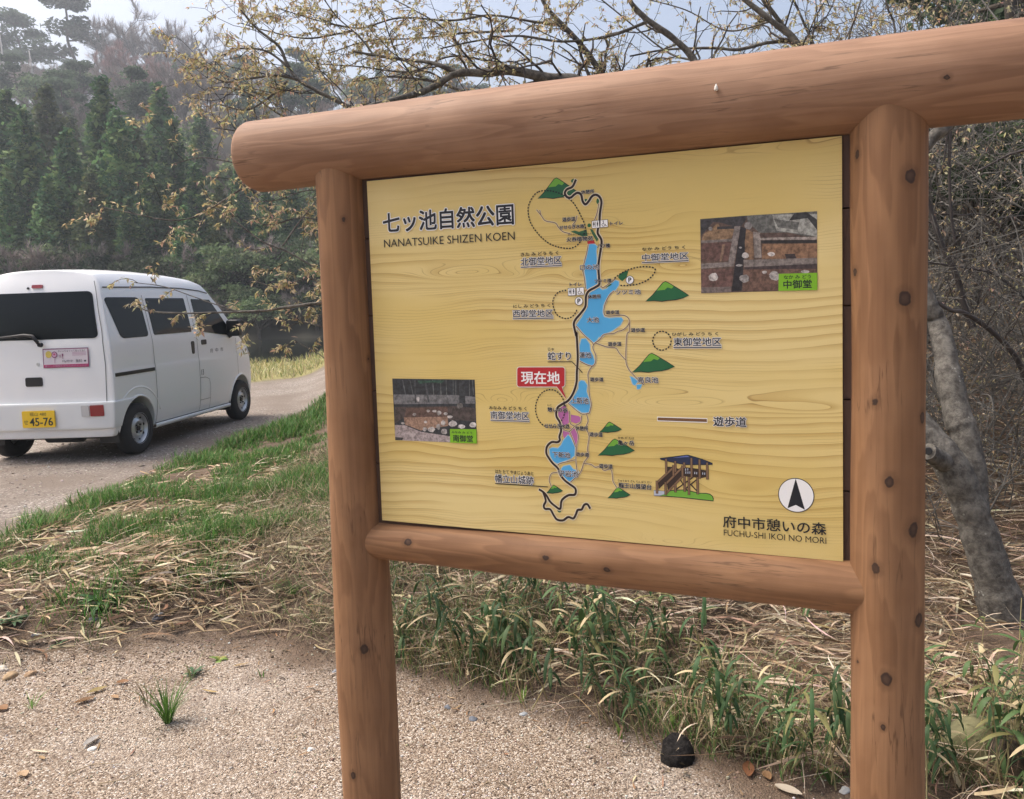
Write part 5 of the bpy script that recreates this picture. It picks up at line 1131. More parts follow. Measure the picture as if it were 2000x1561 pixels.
link('leaves', catkins('leaves', nd, (4, 7), ro, (.016, .034)), oak)

# ---------------- far trees: a few variants of each kind, copied
def quads_at(P, size, col, flatn=None, r=rng):
    n = len(P); a = nrm(r.normal(0, 1, (n, 3))); 
    if flatn is not None: a = nrm(a*[1, 1, flatn])
    b_ = nrm(np.cross(a, r.normal(0, 1, (n, 3))));
    if flatn is not None: b_ = nrm(b_*[1, 1, max(flatn, .3)])
    s = size[:, None]; V = np.stack([P-a*s*.6, P+b_*s*.3, P+a*s*.6, P-b_*s*.3], 1).reshape(-1, 3)
    return V, np.arange(n*4).reshape(n, 4), np.repeat(col, 4, 0)
def conifer(seed, H=16.0, W=.235, pal=((.045, .095, .038), (.07, .13, .045), (.034, .075, .034), (.11, .16, .055))):
    r = np.random.default_rng(seed); P = []; C = []
    z = .04*H
    while z < H*.985:
        f = z/H; R = W*H*(1-f)**.72*min(1, .55+f*2.2)*r.uniform(.75, 1.12)
        nb = max(4, int(11*(1-f)+4)); a0 = r.random()*6.28
        for k in range(nb):
            a = a0+6.28*k/nb+r.normal(0, .2); Rb = R*r.uniform(.65, 1.15); c = np.array(pal)[r.integers(0, len(pal))]*r.uniform(.75, 1.25)
            m = int(7+Rb*7); t = r.uniform(.25, 1, m)**.6
            rise = r.uniform(-.15, .25)
            x = np.stack([np.cos(a)*Rb*t, np.sin(a)*Rb*t, z+Rb*(rise*t-.32*t*t)+r.normal(0, .12, m)], -1)+r.normal(0, .16+.05*Rb, (m, 3))
            P.append(x); C.append(np.clip(c*(1+r.normal(0, .12, (m, 1))), .004, 1))
        z += H*.021*r.uniform(.8, 1.3)*(1.25-.5*f)
    P = np.concatenate(P); C = np.concatenate(C)*1.45; V, F, Cc = quads_at(P, r.uniform(.28, .62, len(P)), C, .7, r)
    t = MB().tube([(0, 0, -1), (0, 0, H*.5), (0, 0, H*.98)], [.02*H, .012*H, .02], 7)
    return mesh_from('crown', V, F, [M_NEEDLE], col=Cc), t.mesh('trunk', [M_TRUNK], True)
def broad(seed, H=9.0, pal=((.075, .11, .05), (.10, .14, .065), (.055, .085, .042), (.13, .16, .08)), n=34, flatn=None, q=62):
    r = np.random.default_rng(seed); P = []; C = []; b = MB(); b.tube([(0, 0, -1), (r.normal(0, .2), r.normal(0, .2), H*.35), (r.normal(0, .4), 0, H*.7)], [.03*H, .022*H, .006*H], 7)
    for _ in range(n):
        d = nrm(r.normal(0, 1, 3)); d[2] = abs(d[2])*1.0-.35; c0 = np.array([0, 0, H*.55])+d*np.array([.34, .34, .40])*H*r.uniform(.55, 1.0)
        R = H*r.uniform(.07, .15); c = np.array(pal)[r.integers(0, len(pal))]*r.uniform(.7, 1.3)
        x = nrm(r.normal(0, 1, (q, 3))); x[:, 2] = np.abs(x[:, 2])*1.0-.35; x = c0+x*R*r.uniform(.55, 1.1, (q, 1))*[1.15, 1.15, .8]
        P.append(x); C.append(np.clip(c*(1+r.normal(0, .14, (q, 1))), .004, 1)); b.tube([(0, 0, H*.3), c0*[.5, .5, .8], c0], [.012*H, .008*H, .003*H], 4, caps=False)
    P = np.concatenate(P); C = np.concatenate(C)*1.35; V, F, Cc = quads_at(P, r.uniform(.022, .05, len(P))*H, C, flatn, r)
    return mesh_from('crown', V, F, [M_NEEDLE], col=Cc), b.mesh('trunk', [M_TRUNK], True)
def pine(seed, H=12.0):
    r = np.random.default_rng(seed); P = []; C = []; b = MB()
    xs_ = [np.array([0, 0, -1.0])]
    for k in range(6): xs_.append(xs_[-1]+np.array([r.normal(0, .35), r.normal(0, .35), (H+1)/6]))
    S = smooth_line(xs_, 4); b.tube(S, np.linspace(.022*H, .006*H, len(S)), 7)
    for k in range(15):
        f = r.uniform(.5, 1.0) if k > 2 else r.uniform(.92, 1.0); p0 = S[min(int(f*(len(S)-1)), len(S)-1)]; a = r.random()*6.28; R = H*.24*(1.15-f)*2.0*r.uniform(.6, 1.1)
        c0 = p0+np.array([math.cos(a)*R, math.sin(a)*R, R*.18+.2]); b.tube([p0, (p0+c0)/2+[0, 0, -.1], c0], [.008*H, .006*H, .003*H], 5, caps=False)
        m = 210; x = r.normal(0, 1, (m, 3)); x = nrm(x)*r.random((m, 1))**.4; x = c0+x*np.array([.105, .105, .05])*H*r.uniform(.8, 1.3)
        P.append(x); C.append(np.clip(np.array([.06, .09, .05])*r.uniform(.75, 1.3)*(1+r.normal(0, .15, (m, 1))), .004, 1))
    P = np.concatenate(P); C = np.concatenate(C)*1.3; V, F, Cc = quads_at(P, r.uniform(.25, .55, len(P)), C, .6, r)
    return mesh_from('crown', V, F, [M_NEEDLE], col=Cc), b.mesh('trunk', [M_TRUNK], True)
def bare(seed, H=9.0, col=(.17, .145, .13), tipc=(.20, .165, .15), lev=2, tips=11, leafy=False):
    r = random.Random(seed); b = MB(); nodes = []
    forks = []
    b.tube([(0, 0, -1), (.1, 0, H*.14), (r.gauss(0, .25), r.gauss(0, .25), H*.3)], [.021*H, .016*H, .013*H], 6)
    for k in range(7):
        a = k*.9+r.uniform(-.3, .3); grow(r, b, (0, 0, H*r.uniform(.2, .34)), nrm([math.cos(a)*.8, math.sin(a)*.8, r.uniform(.55, 1.5)]), H*r.uniform(.4, .6), .0075*H, lev, nodes, 4, .16, .07, (4, 6), .52, .02)
    tm = b.mesh('trunk', [flat('bare_trunk', col, .9, nz=.3, nscale=1.5)], True)
    P = np.array([p for p, _ in nodes]); D = np.array([t for _, t in nodes]); P = np.repeat(P, tips, 0); D = np.repeat(D, tips, 0); n = len(P); rg = np.random.default_rng(seed)
    D0 = nrm(D+rg.normal(0, .55, (n, 3))+[0, 0, .25]); D1 = nrm(D0+rg.normal(0, .4, (n, 3))+[0, 0, .3])
    c = np.clip(np.array(tipc)*1.35*(1+rg.normal(0, .16, (n, 1))), .01, 1)
    cm = strips('crown', P, D0, D1, rg.uniform(.35, .95, n)*H/9, np.full(n, .035 if not leafy else .06)*H/9, c, 2, mat=M_GREYTWIG)
    return cm, tm
def put(name, var, x, y, z, s, label, cat, group=None, rz=None, sz=None):
    o = empty(name, (x, y, z), random.uniform(0, 6.28) if rz is None else rz, label=label, cat=cat, group=group); o.scale = (s, s, s*(sz or 1))
    link('trunk', var[1], o); link('crown', var[0], o); return o
CED = [conifer(21), conifer(22, W=.20), conifer(23, W=.26), conifer(24, W=.225, pal=((.06, .082, .032), (.085, .10, .036), (.05, .07, .03)))]
BRO = [broad(31), broad(32, n=28), broad(33, n=38, pal=((.09, .12, .07), (.12, .15, .09), (.075, .10, .06))), broad(34, pal=((.028, .045, .022), (.04, .058, .026), (.02, .034, .018)))]
GRA = [bare(41), bare(42, col=(.20, .175, .16), tipc=(.21, .18, .165)), bare(43, tipc=(.17, .15, .14))]
PIN = [pine(51), pine(52), pine(53)]
PNK = [bare(44, col=(.17, .13, .12), tipc=(.225, .15, .14), tips=16, leafy=True), bare(45, col=(.2, .16, .15), tipc=(.30, .21, .19), tips=16, leafy=True)]
rt = random.Random(5)
def on_hill(px, depth):
    d = px_ray(px, 400); x = d[0]*depth; y = d[1]*depth; return x, y, float(hill_h(x, y))
# front ranks of cedars, tops following the photograph's skyline of dark cones: (px of tip, py of tip, depth)
k = 0
for (px, py, dep) in [(-30, 250, 58), (30, 175, 60), (58, 210, 55), (105, 165, 62), (140, 250, 54), (215, 150, 58), (240, 215, 55), (272, 235, 62), (325, 165, 66), (345, 230, 57), (300, 300, 53), (180, 300, 52), (95, 310, 52), (15, 320, 52), (385, 290, 56), (430, 330, 55), (470, 300, 60), (520, 340, 56), (570, 330, 58), (620, 350, 57), (670, 340, 58), (735, 330, 60), (400, 215, 74), (150, 225, 72), (800, 340, 62), (250, 360, 51), (360, 380, 51)]:
    x, y, z = on_hill(px, dep); top = at(px, py, dep)[2]; H = top-z
    put('cedar_tree', CED[k % 4], x, y, z, H/16.0, 'tall dark green cone-shaped cedar in the rank across the pond', 'tree', 'cedars across the pond', sz=1.0 if H > 11 else .9); k += 1
# dark bushes along the far shore
for i in range(54):
    px = -60+(i % 27)*32+rt.uniform(-12, 12); dep = rt.uniform(46.6, 48.2) if i < 27 else rt.uniform(49, 52); x, y, z = on_hill(px, dep); s = rt.uniform(.28, .5) if i < 27 else rt.uniform(.45, .8)
    put('shore_bush', BRO[rt.choice([3, 3, 0, 1])] if i % 5 else GRA[i % 3], x, y, z-1.6*s, s, 'low dark bush on the far shore of the pond', 'bush', 'bushes on the far shore')
# mixed wood up the slope
LB = {'b': ('broadleaf_tree', 'round grey-green evergreen tree on the hazy hillside', 'evergreen trees on the hillside'), 'g': ('bare_tree', 'bare grey leafless tree on the hazy hillside', 'bare trees on the hillside'), 'p': ('pine_tree', 'dark flat-crowned pine on the hazy hillside', 'pines on the hillside'), 'c': ('hill_cedar', 'narrow dark cedar standing on the hazy hillside above the cedar rank', 'cedars on the hillside')}
cells = []
for row, y in enumerate(np.geomspace(66, 166, 15)):
    stepx = 5.2+y*.022
    for x in np.arange(-.74*y, .02*y, stepx): cells.append((x+rt.uniform(-.42, .42)*stepx+(row % 2)*stepx*.5, y+rt.uniform(-2.2, 2.2)))
for (x, y) in cells:
    f = (y-66)/100; u = rt.random()
    kd = 'g' if u < .38+.06*f else 'b' if u < .80 else 'p' if u < .93 else 'c'
    if y > 150: kd = 'p' if u < .33 else 'g' if u < .75 else 'b'
    a = x/y
    if a > -.22 and y < 120: continue
    z = float(hill_h(x, y)); nm, lb, gr = LB[kd]
    if kd == 'b': v, s = rt.choice(BRO[:3]), rt.uniform(.75, 1.15)
    elif kd == 'g': v, s = rt.choice(GRA), rt.uniform(.8, 1.2)
    elif kd == 'p': v, s = rt.choice(PIN), rt.uniform(.65, .95)
    else: v, s = rt.choice(CED), rt.uniform(.5, .75)
    put(nm, v, x, y, z-.3, s, lb, 'tree', gr)
for (px, py, dep, var, nm, lb, hh) in [(172, 0, 165, PIN[0], 'pine_tree', 'tallest pine breaking the skyline at the top of the hill', 12.3), (300, 12, 167, GRA[0], 'bare_tree', 'wide bare tree with fan-shaped crown on the hill skyline', 9.3), (338, 25, 168, GRA[1], 'bare_tree', 'bare skyline tree standing right beside the fan-shaped one', 9.3), (70, 32, 164, PIN[1], 'pine_tree', 'flat-topped pine on the skyline left of the tallest pine', 12.3), (5, 25, 160, PIN[2], 'pine_tree', 'pine on the skyline at the left edge of the view', 12.3),
                                  (250, 92, 142, PNK[0], 'cherry_tree', 'small reddish pink flowering tree high on the hillside', 9.3), (305, 125, 118, PNK[1], 'cherry_tree', 'large pale mauve-pink tree in mid hillside above the cedars', 9.3)]:
    x, y, z = on_hill(px, dep); H = at(px, py, dep)[2]-z; put(nm, var, x, y, z, max(.5, H/hh), lb, 'tree', rz=1.0)
for (px, y0, y1, dep, lb) in [(30, 75, 140, 140, 'bleached dead trunk on the hillside, the left one of two'), (84, 105, 158, 132, 'bleached dead trunk on the hillside, the right one of two')]:
    x, y, z = on_hill(px, dep); top = at(px, y0, dep)[2]; b = MB(); h = top-z; b.tube([(0, 0, -.5), (.25, 0, h*.4), (-.1, 0, h*.75), (-.3, 0, h)], [.26, .2, .15, .06], 7)
    for q in range(4): a = q*1.7; b.tube([(0, 0, h*(.6+.09*q)), (math.cos(a)*1.2, math.sin(a)*1.2, h*(.66+.09*q))], [.06, .02], 5)
    link('dead_tree', b.mesh('dead_tree', [flat('bleached_wood', (.45, .43, .40), .8)], True), None, label=lb, cat='dead tree').location = (x, y, z)

# ---------------- thicket and wood on the right, behind the oak
def shrub(seed, H=3.0, leaves=.35):
    r = random.Random(seed); b = MB(); nodes = []
    for k in range(7):
        a = r.uniform(0, 6.28); grow(r, b, (r.gauss(0, .15), r.gauss(0, .15), -.1), nrm([math.cos(a)*.6, math.sin(a)*.6, 1.0]), H*r.uniform(.55, .95), .011*r.uniform(.7, 1.4), 3, nodes, 4, .22, .02, (3, 5), .5, .0022)
    tm = b.mesh('branches', [M_VINE], False)
    nd = [q for q in nodes if r.random() < leaves]
    return catkins('leaves', nd, (1, 3), r, (.025, .05)), tm
M_VINE = flat('thicket_stem', (.115, .108, .096), .9, nz=.5, nscale=6)
SHR = [shrub(61, 3.0, .20), shrub(62, 2.6, .07), shrub(63, 3.4, .30), shrub(64, 2.2, .04)]
def put_shrub(v, x, y, s, label, group):
    o = empty('thicket_shrub', (x, y, float(ground_h(x, y))-.05), rt.uniform(0, 6.28), label=label, cat='shrub', group=group); o.scale = (s,)*3
    link('branches', v[1], o); link('leaves', v[0], o)
for (a, y, s, v) in [(.47, 5.0, .75, 0), (.56, 5.4, .8, 2), (.51, 6.2, .9, 1), (.44, 6.6, .95, 3), (.60, 6.6, 1.0, 0), (.54, 7.6, 1.05, 2), (.47, 8.2, 1.1, 1), (.64, 8.0, 1.1, 3), (.58, 9.0, 1.2, 0), (.50, 9.8, 1.2, 2), (.43, 9.6, 1.2, 1), (.66, 10, 1.3, 2), (.40, 7.4, .9, 0), (.56, 11.5, 1.4, 3), (.47, 11.8, 1.4, 0)]:
    put_shrub(SHR[v], a*y, y, s, 'tangled bare shrub with a few yellow leaves in the thicket behind the oak', 'thicket shrubs behind the oak')
for i, (a, y, s, v) in enumerate([(.46, 4.35, .42, 1), (.52, 4.45, .5, 3), (.585, 4.5, .5, 1), (.49, 4.8, .55, 3), (.555, 4.9, .55, 1), (.62, 4.9, .6, 3), (.44, 4.9, .5, 3), (.535, 5.2, .6, 1), (.60, 5.5, .62, 0), (.48, 5.5, .6, 3), (.43, 5.6, .6, 1), (.57, 5.9, .7, 3)]):
    put_shrub(SHR[v], a*y, y, s, 'low tangle of bare grey twigs at the edge of the thicket', 'twig tangles at the thicket edge')
for (a, y, s, v) in [(.30, 6.0, .8, 0), (.22, 6.8, .8, 1), (.33, 7.8, .9, 2), (.14, 7.4, .8, 3), (.05, 8.0, .85, 0), (.24, 9.2, 1.0, 2), (.12, 10, 1.0, 1), (-.04, 9.4, .8, 2), (.34, 10.5, 1.1, 3)]:
    put_shrub(SHR[v], a*y, y, s, 'bare shrub on the bank hidden behind the sign board', 'shrubs behind the board')
# leaning thin trunk and hanging vines in the thicket
def vine(pts, r0, r1, name, label, cat):
    P = np.array([at(*p) for p in pts]); c = P[0].copy(); b = MB(); S = smooth_line(P-c, 8); b.tube(S, np.linspace(r0, r1, len(S)), 8)
    rr = random.Random(len(pts)+int(r0*1e5)); nn = []
    for q in range(3, len(S)-1, 5): grow(rr, b, S[q], rdir(rr, nrm(S[q+1]-S[q]), .9), rr.uniform(.2, .5), r0*.22, 1, nn, 4, .25, 0, (1, 3), .6, .0015)
    link(name, b.mesh(name, [M_TWIG], True), None, label=label, cat=cat).location = c
vine([(2010, 760, 4.6), (1985, 700, 4.5), (1940, 650, 4.4), (1885, 612, 4.3), (1850, 603, 4.3), (1790, 560, 4.3)], .016, .010, 'branch', 'grey broken branch slanting across the thicket beside the right post', 'branch')
vine([(1900, 640, 4.9), (1885, 600, 4.9), (1868, 540, 4.9), (1836, 470, 4.9), (1812, 395, 4.9), (1780, 300, 4.9)], .022, .014, 'sapling', 'curved dark sapling trunk just right of the sign post', 'sapling')
vine([(1866, 480, 4.4), (1858, 420, 4.4), (1854, 330, 4.4), (1857, 230, 4.4)], .007, .009, 'vine', 'dark vine hanging straight down below the beam end', 'vine')
vine([(1838, 340, 4.4), (1846, 300, 4.4), (1850, 260, 4.4), (1852, 225, 4.4)], .005, .007, 'vine', 'short crooked vine hanging beside the straight one', 'vine')
vine([(2010, 545, 5.2), (1940, 430, 5.2), (1870, 420, 5.2), (1790, 415, 5.2)], .007, .004, 'branch', 'thin level branch crossing the upper thicket', 'branch')
vine([(2010, 590, 5.0), (1950, 540, 5.0), (1900, 525, 5.0), (1810, 512, 5.0), (1760, 500, 5.0)], .010, .006, 'branch', 'thin drooping branch in mid thicket above the broken one', 'branch')
vine([(2010, 290, 4.8), (1980, 300, 4.8), (1965, 305, 4.8), (1900, 340, 4.8)], .010, .005, 'branch', 'short dark branch entering at the right under the beam', 'branch')
# evergreens higher on the bank close the view to the right
for i, (a, y, s, v) in enumerate([(.42, 11, .22, 3), (.50, 12, .3, 1), (.58, 12, .42, 3), (.66, 14, .62, 0), (.46, 15, .32, 3), (.55, 16, .5, 1), (.64, 18, .8, 3), (.37, 12, .22, 0), (.72, 16, .8, 3)]):
    x = a*y; put('bank_tree', BRO[v], x, y, float(ground_h(x, y))-.3, s, 'dark evergreen tree on the bank behind the thicket', 'tree', 'evergreens on the right bank')
for (a, y, s) in [(.50, 7.0, .20), (.57, 7.6, .24), (.45, 8.4, .24), (.62, 8.8, .28), (.52, 9.4, .30), (.48, 10.5, .34), (.60, 11, .36), (.43, 11.5, .36), (.67, 9.8, .3), (.41, 9.0, .24)]:
    x = a*y; put('understorey_bush', BRO[3], x, y, float(ground_h(x, y))-.5*s, s, 'dark green bush behind the bare thicket right of the sign', 'bush', 'dark bushes behind the thicket')
x, y = .555*11, 11.0; put('pine_tree', PIN[1], x, y, float(ground_h(x, y)), .45, 'dark pine whose needles show above the right end of the beam', 'tree')

# ---------------- bamboo grass plants on the bank
def sasa(seed):
    r = random.Random(seed); st = MB(); lv = []
    for s_ in range(r.randint(2, 3)):
        H = r.uniform(.22, .46); ax = r.uniform(0, 6.28); P = [np.array([r.gauss(0, .03), r.gauss(0, .03), 0])]
        for k in range(4): P.append(P[-1]+np.array([math.cos(ax)*.03+r.gauss(0, .012), math.sin(ax)*.03+r.gauss(0, .012), H/4]))
        st.tube(P, np.linspace(.0028, .0014, 5), 5, caps=False, col=(.30, .26, .13))
        for k in range(r.randint(5, 8)):
            f = r.uniform(.45, 1)*4; i = min(int(f), 3); q = P[i]+(P[i+1]-P[i])*(f-i); lv.append((q, r.uniform(0, 6.28), r.uniform(.08, .155), r.uniform(.010, .019), r.random()))
    V = []; F = []; C = []
    for (q, a, L, W, u) in lv:
        d = np.array([math.cos(a), math.sin(a), .5]); p = q.copy(); s = np.array([-math.sin(a), math.cos(a), 0]); n0 = len(V); m = 6
        c = np.array((.040, .085, .030) if u < .55 else (.07, .12, .042) if u < .82 else (.17, .16, .06) if u < .89 else (.42, .34, .2)); dr = (.33 if u < .75 else .14)
        for k in range(m+1):
            t = k/m; w_ = W*(math.sin(math.pi*min(1, t*.85+.12))**.7)*(1 if t < .98 else .05)
            u_ = nrm(np.cross(s, d)); V += [p-s*w_/2+u_*w_*.12, p, p+s*w_/2+u_*w_*.12]; C += [c*(.9+.25*t)]*3
            d = nrm(d+np.array([0, 0, -dr*1.5])); p = p+d*L/m
        for k in range(m):
            j = n0+k*3; F += [(j, j+1, j+4, j+3), (j+1, j+2, j+5, j+4)]
    return mesh_from('leaves', V, F, [M_SASA], col=np.array(C), smooth=True), st.mesh('stems', [M_SASA], usecol=True)
M_SASA = col_mat('bamboo_blade', .6, .2, .3, nz=.3)
SAS = [sasa(70+i) for i in range(8)]
spots = []
while len(spots) < 112:
    x = rt.uniform(-1.15, 2.9); s = rt.expovariate(1.7)+.03; y = float(pad_edge(x))+s
    if s > 1.9 or x/y < -.27: continue
    if rt.random() > (.55+.45*math.sin(x*5+1)) and s > .2: continue
    if x/y > .44 and s > .5 and rt.random() < .75: continue
    if x < -.55 and s > .9 and rt.random() < .4: continue
    spots.append((x, y))
for (x, y) in spots:
    v = rt.choice(SAS); o = empty('dwarf_bamboo', (x, y, float(ground_h(x, y))), rt.uniform(0, 6.28), label='dark green bamboo grass with drooping blades on the straw bank', cat='bamboo grass', group='bamboo grass on the bank behind the sign')
    sc_ = rt.uniform(.6, 1.15); o.scale = (sc_,)*3; link('stems', v[1], o); link('leaves', v[0], o)

# ---------------- single small plants, leaves, stones
def blades(n, L, W, seed, spread=.5, pal=((.09, .2, .035), (.12, .25, .045)), droop=.4):
    r = np.random.default_rng(seed); a = r.random(n)*6.28
    P = np.stack([np.cos(a)*.012, np.sin(a)*.012, 0*a], -1); az_ = np.stack([np.cos(a), np.sin(a), 0*a], -1)*r.uniform(.2, 1, (n, 1))
    c = np.array(pal)[r.integers(0, len(pal), n)]*(1+r.normal(0, .12, (n, 1)))
    return strips('blades', P, nrm(az_*spread+[0, 0, 1]), nrm(az_*(spread+.7)+[0, 0, droop]), r.uniform(.5, 1, n)*L, np.full(n, W), np.clip(c, .01, 1), 4, mat=M_BLADE)
def hit(px, py):
    d = px_ray(px, py); t = np.linspace(1.5, 9, 3000); z = EYE+d[2]*t-ground_h(d[0]*t, d[1]*t); k = int(np.argmax(z < 0)); t = t[k]
    return np.array([d[0]*t, d[1]*t, float(ground_h(d[0]*t, d[1]*t))])
def plant(name, px, py, me, label, cat, s=1.0):
    g = hit(px, py)
    me.name = name; o = link(name, me, None, label=label, cat=cat); o.location = g; o.scale = (s,)*3; o.rotation_euler = (0, 0, rt.uniform(0, 6)); return o
plant('grass_tuft', 328, 1412, blades(75, .22, .005, 1, .55), 'bright green grass tuft growing alone in the gravel', 'grass tuft')
plant('grass_tuft', 62, 1382, blades(12, .09, .0035, 2, .8), 'thin small grass tuft at the left of the gravel', 'grass tuft')
plant('grass_sprig', 512, 1322, blades(3, .05, .007, 3, .2), 'single short green sprout beside a dark patch of gravel', 'sprout')
plant('weed', 290, 1378, blades(24, .16, .003, 4, .5, ((.16, .13, .07), (.10, .12, .04), (.2, .15, .09))), 'brown wiry weed stems next to the bright grass tuft', 'weed')
plant('weed', 375, 1325, blades(9, .15, .004, 9, .35, ((.1, .17, .05), (.14, .11, .06))), 'upright thin weed just behind the bright grass tuft', 'weed')
plant('grass_tuft', 440, 1135, blades(40, .16, .006, 5, .9, ((.06, .12, .03), (.09, .15, .035)), -.1), 'broad drooping grass tuft among the dry leaves', 'grass tuft')
plant('grass_tuft', 570, 1165, blades(40, .17, .006, 6, .9, ((.06, .12, .03), (.09, .15, .035)), -.1), 'drooping grass tuft close to the left sign post', 'grass tuft')
plant('grass_tuft', 1625, 1530, blades(36, .07, .004, 7, .9, ((.07, .15, .035), (.10, .18, .05)), .0), 'low green tuft at the foot of the right post', 'grass tuft')
for (px, py, sd_n, lb) in [(1022, 1372, 11, 'pale lime shoot at the edge of the bamboo grass, leftmost of three'), (1215, 1440, 12, 'lime green upright shoot left of the burnt stump'), (1310, 1432, 13, 'lime green shoot growing right behind the burnt stump')]:
    plant('young_shoot', px, py, blades(4, .085, .014, sd_n, .3, ((.20, .34, .07), (.26, .40, .10))), lb, 'shoot')
def rosette(seed, n, L, W, pal):
    r = random.Random(seed); V = []; F = []; C = []
    for q in range(n):
        a = q*2.4; d = np.array([math.cos(a), math.sin(a), r.uniform(.5, 1.6)]); p = np.zeros(3); s = np.array([-math.sin(a), math.cos(a), 0]); n0 = len(V); c = np.array(pal[q % len(pal)])*r.uniform(.8, 1.2); l = L*r.uniform(.6, 1)
        for k in range(9):
            t = k/8; w_ = W*math.sin(math.pi*min(1, .12+t*.86))*(1 if k % 2 else .55); V += [p-s*w_/2, p, p+s*w_/2]; C += [c]*3; d = nrm(d+[0, 0, -.16]); p = p+d*l/8
        for k in range(8): j = n0+k*3; F += [(j, j+1, j+4, j+3), (j+1, j+2, j+5, j+4)]
    return mesh_from('leaves', V, F, [M_BLADE], col=np.array(C), smooth=True)
plant('dandelion_plant', 196, 1178, rosette(1, 26, .15, .042, [(.055, .13, .04), (.075, .16, .05), (.045, .11, .035)]), 'leafy green toothed weed rosette in front of the dry leaves', 'weed')
plant('dandelion_plant', 25, 1218, rosette(2, 20, .11, .028, [(.07, .14, .06), (.10, .18, .08)]), 'lower greyish green weed rosette at the left edge of the view', 'weed')
plant('seedling', 428, 1290, rosette(3, 5, .06, .03, [(.20, .30, .07), (.3, .3, .08)]), 'small yellow-green seedling on the gravel edge', 'seedling')
plant('seedling', 112, 1262, rosette(4, 6, .06, .025, [(.07, .14, .06)]), 'tiny dark green seedling on the bare soil', 'seedling')
plant('seedling', 378, 1318, rosette(6, 7, .07, .022, [(.07, .14, .06), (.05, .10, .06)]), 'bluish small seedling behind the grass tuft', 'seedling')
def flat_leaf(L, W, c, seed, curl=.5):
    r = random.Random(seed); V = []; F = []
    for k in range(7):
        t = k/6; w_ = W*math.sin(math.pi*min(1, .06+t*.92))**.8; z = .006+curl*L*.25*(t-.5)**2*2; V += [((t-.5)*L, -w_/2, z+w_*.22), ((t-.5)*L, r.gauss(0, .001), z), ((t-.5)*L, w_/2, z+w_*.3)]
    for k in range(6): j = k*3; F += [(j, j+1, j+4, j+3), (j+1, j+2, j+5, j+4)]
    return mesh_from('fallen_leaf', V, F, [M_BLADE], col=np.tile(c, (len(V), 1)), smooth=True)
for i, (px, py, L, W, c, lb) in enumerate([(165, 1372, .075, .035, (.24, .13, .055), 'curled orange-brown fallen leaf left of the grass tuft'), (190, 1352, .08, .03, (.26, .2, .08), 'olive brown fallen leaf touching the orange one'), (240, 1336, .05, .03, (.34, .17, .07), 'small reddish brown leaf behind the wiry weed'), (178, 1452, .075, .035, (.42, .40, .37), 'pale grey fallen leaf in the middle of the gravel'), (45, 1516, .05, .035, (.36, .25, .15), 'tan leaf in the near left gravel'), (5, 1388, .05, .04, (.27, .14, .06), 'rust coloured leaf at the left edge'), (470, 1302, .07, .018, (.52, .38, .21), 'slim straw-coloured leaf on the far gravel'), (410, 1354, .085, .013, (.50, .36, .15), 'long yellow dry blade lying behind the grass tuft'), (78, 1472, .08, .012, (.5, .42, .3), 'pale dry blade in the left gravel'), (82, 1484, .04, .015, (.30, .2, .1), 'small brown leaf below the pale dry blade'), (1462, 1508, .09, .04, (.22, .10, .05), 'dark red-brown leaf at the foot of the bank'), (1498, 1520, .05, .03, (.34, .2, .1), 'small orange leaf beside the dark red-brown one'), (1620, 1510, .10, .035, (.38, .27, .15), 'curled tan leaf close to the right post'), (1540, 1550, .09, .035, (.44, .38, .3), 'pale curled leaf nearest the bottom by the right post'), (225, 1365, .05, .02, (.3, .19, .1), 'brown leaf scrap under the weed stems'), (545, 1188, .10, .03, (.56, .46, .3), 'pale bamboo leaf near the left post'), (1870, 1525, .13, .03, (.55, .47, .33), 'pale dry bamboo leaf right of the right post'), (1900, 1500, .12, .028, (.5, .42, .28), 'dry bamboo leaf by the mossy rock')]):
    plant('fallen_leaf', px, py, flat_leaf(L, W, c, i), lb, 'leaf')
def stone(seed, s, c, rough=.9, sub=3):
    bm = bmesh.new(); bmesh.ops.create_icosphere(bm, subdivisions=sub, radius=1.0); r = np.random.default_rng(seed); k = r.random(3)*9
    for v in bm.verts:
        n_ = float(vnoise(v.co.x*1.4+k[0]+v.co.z, v.co.y*1.4+k[1]-v.co.z))*.55+float(vnoise(v.co.x*4+k[1], v.co.y*4+v.co.z*4+k[2]))*.18; v.co *= (1+n_); v.co.x *= s[0]; v.co.y *= s[1]; v.co.z *= s[2]
    me = bpy.data.meshes.new('stone'); bm.to_mesh(me); bm.free(); me.materials.append(flat('stone', c, rough, nz=.5, nscale=30, bump=.5)); return smooth_angle(me, 50)
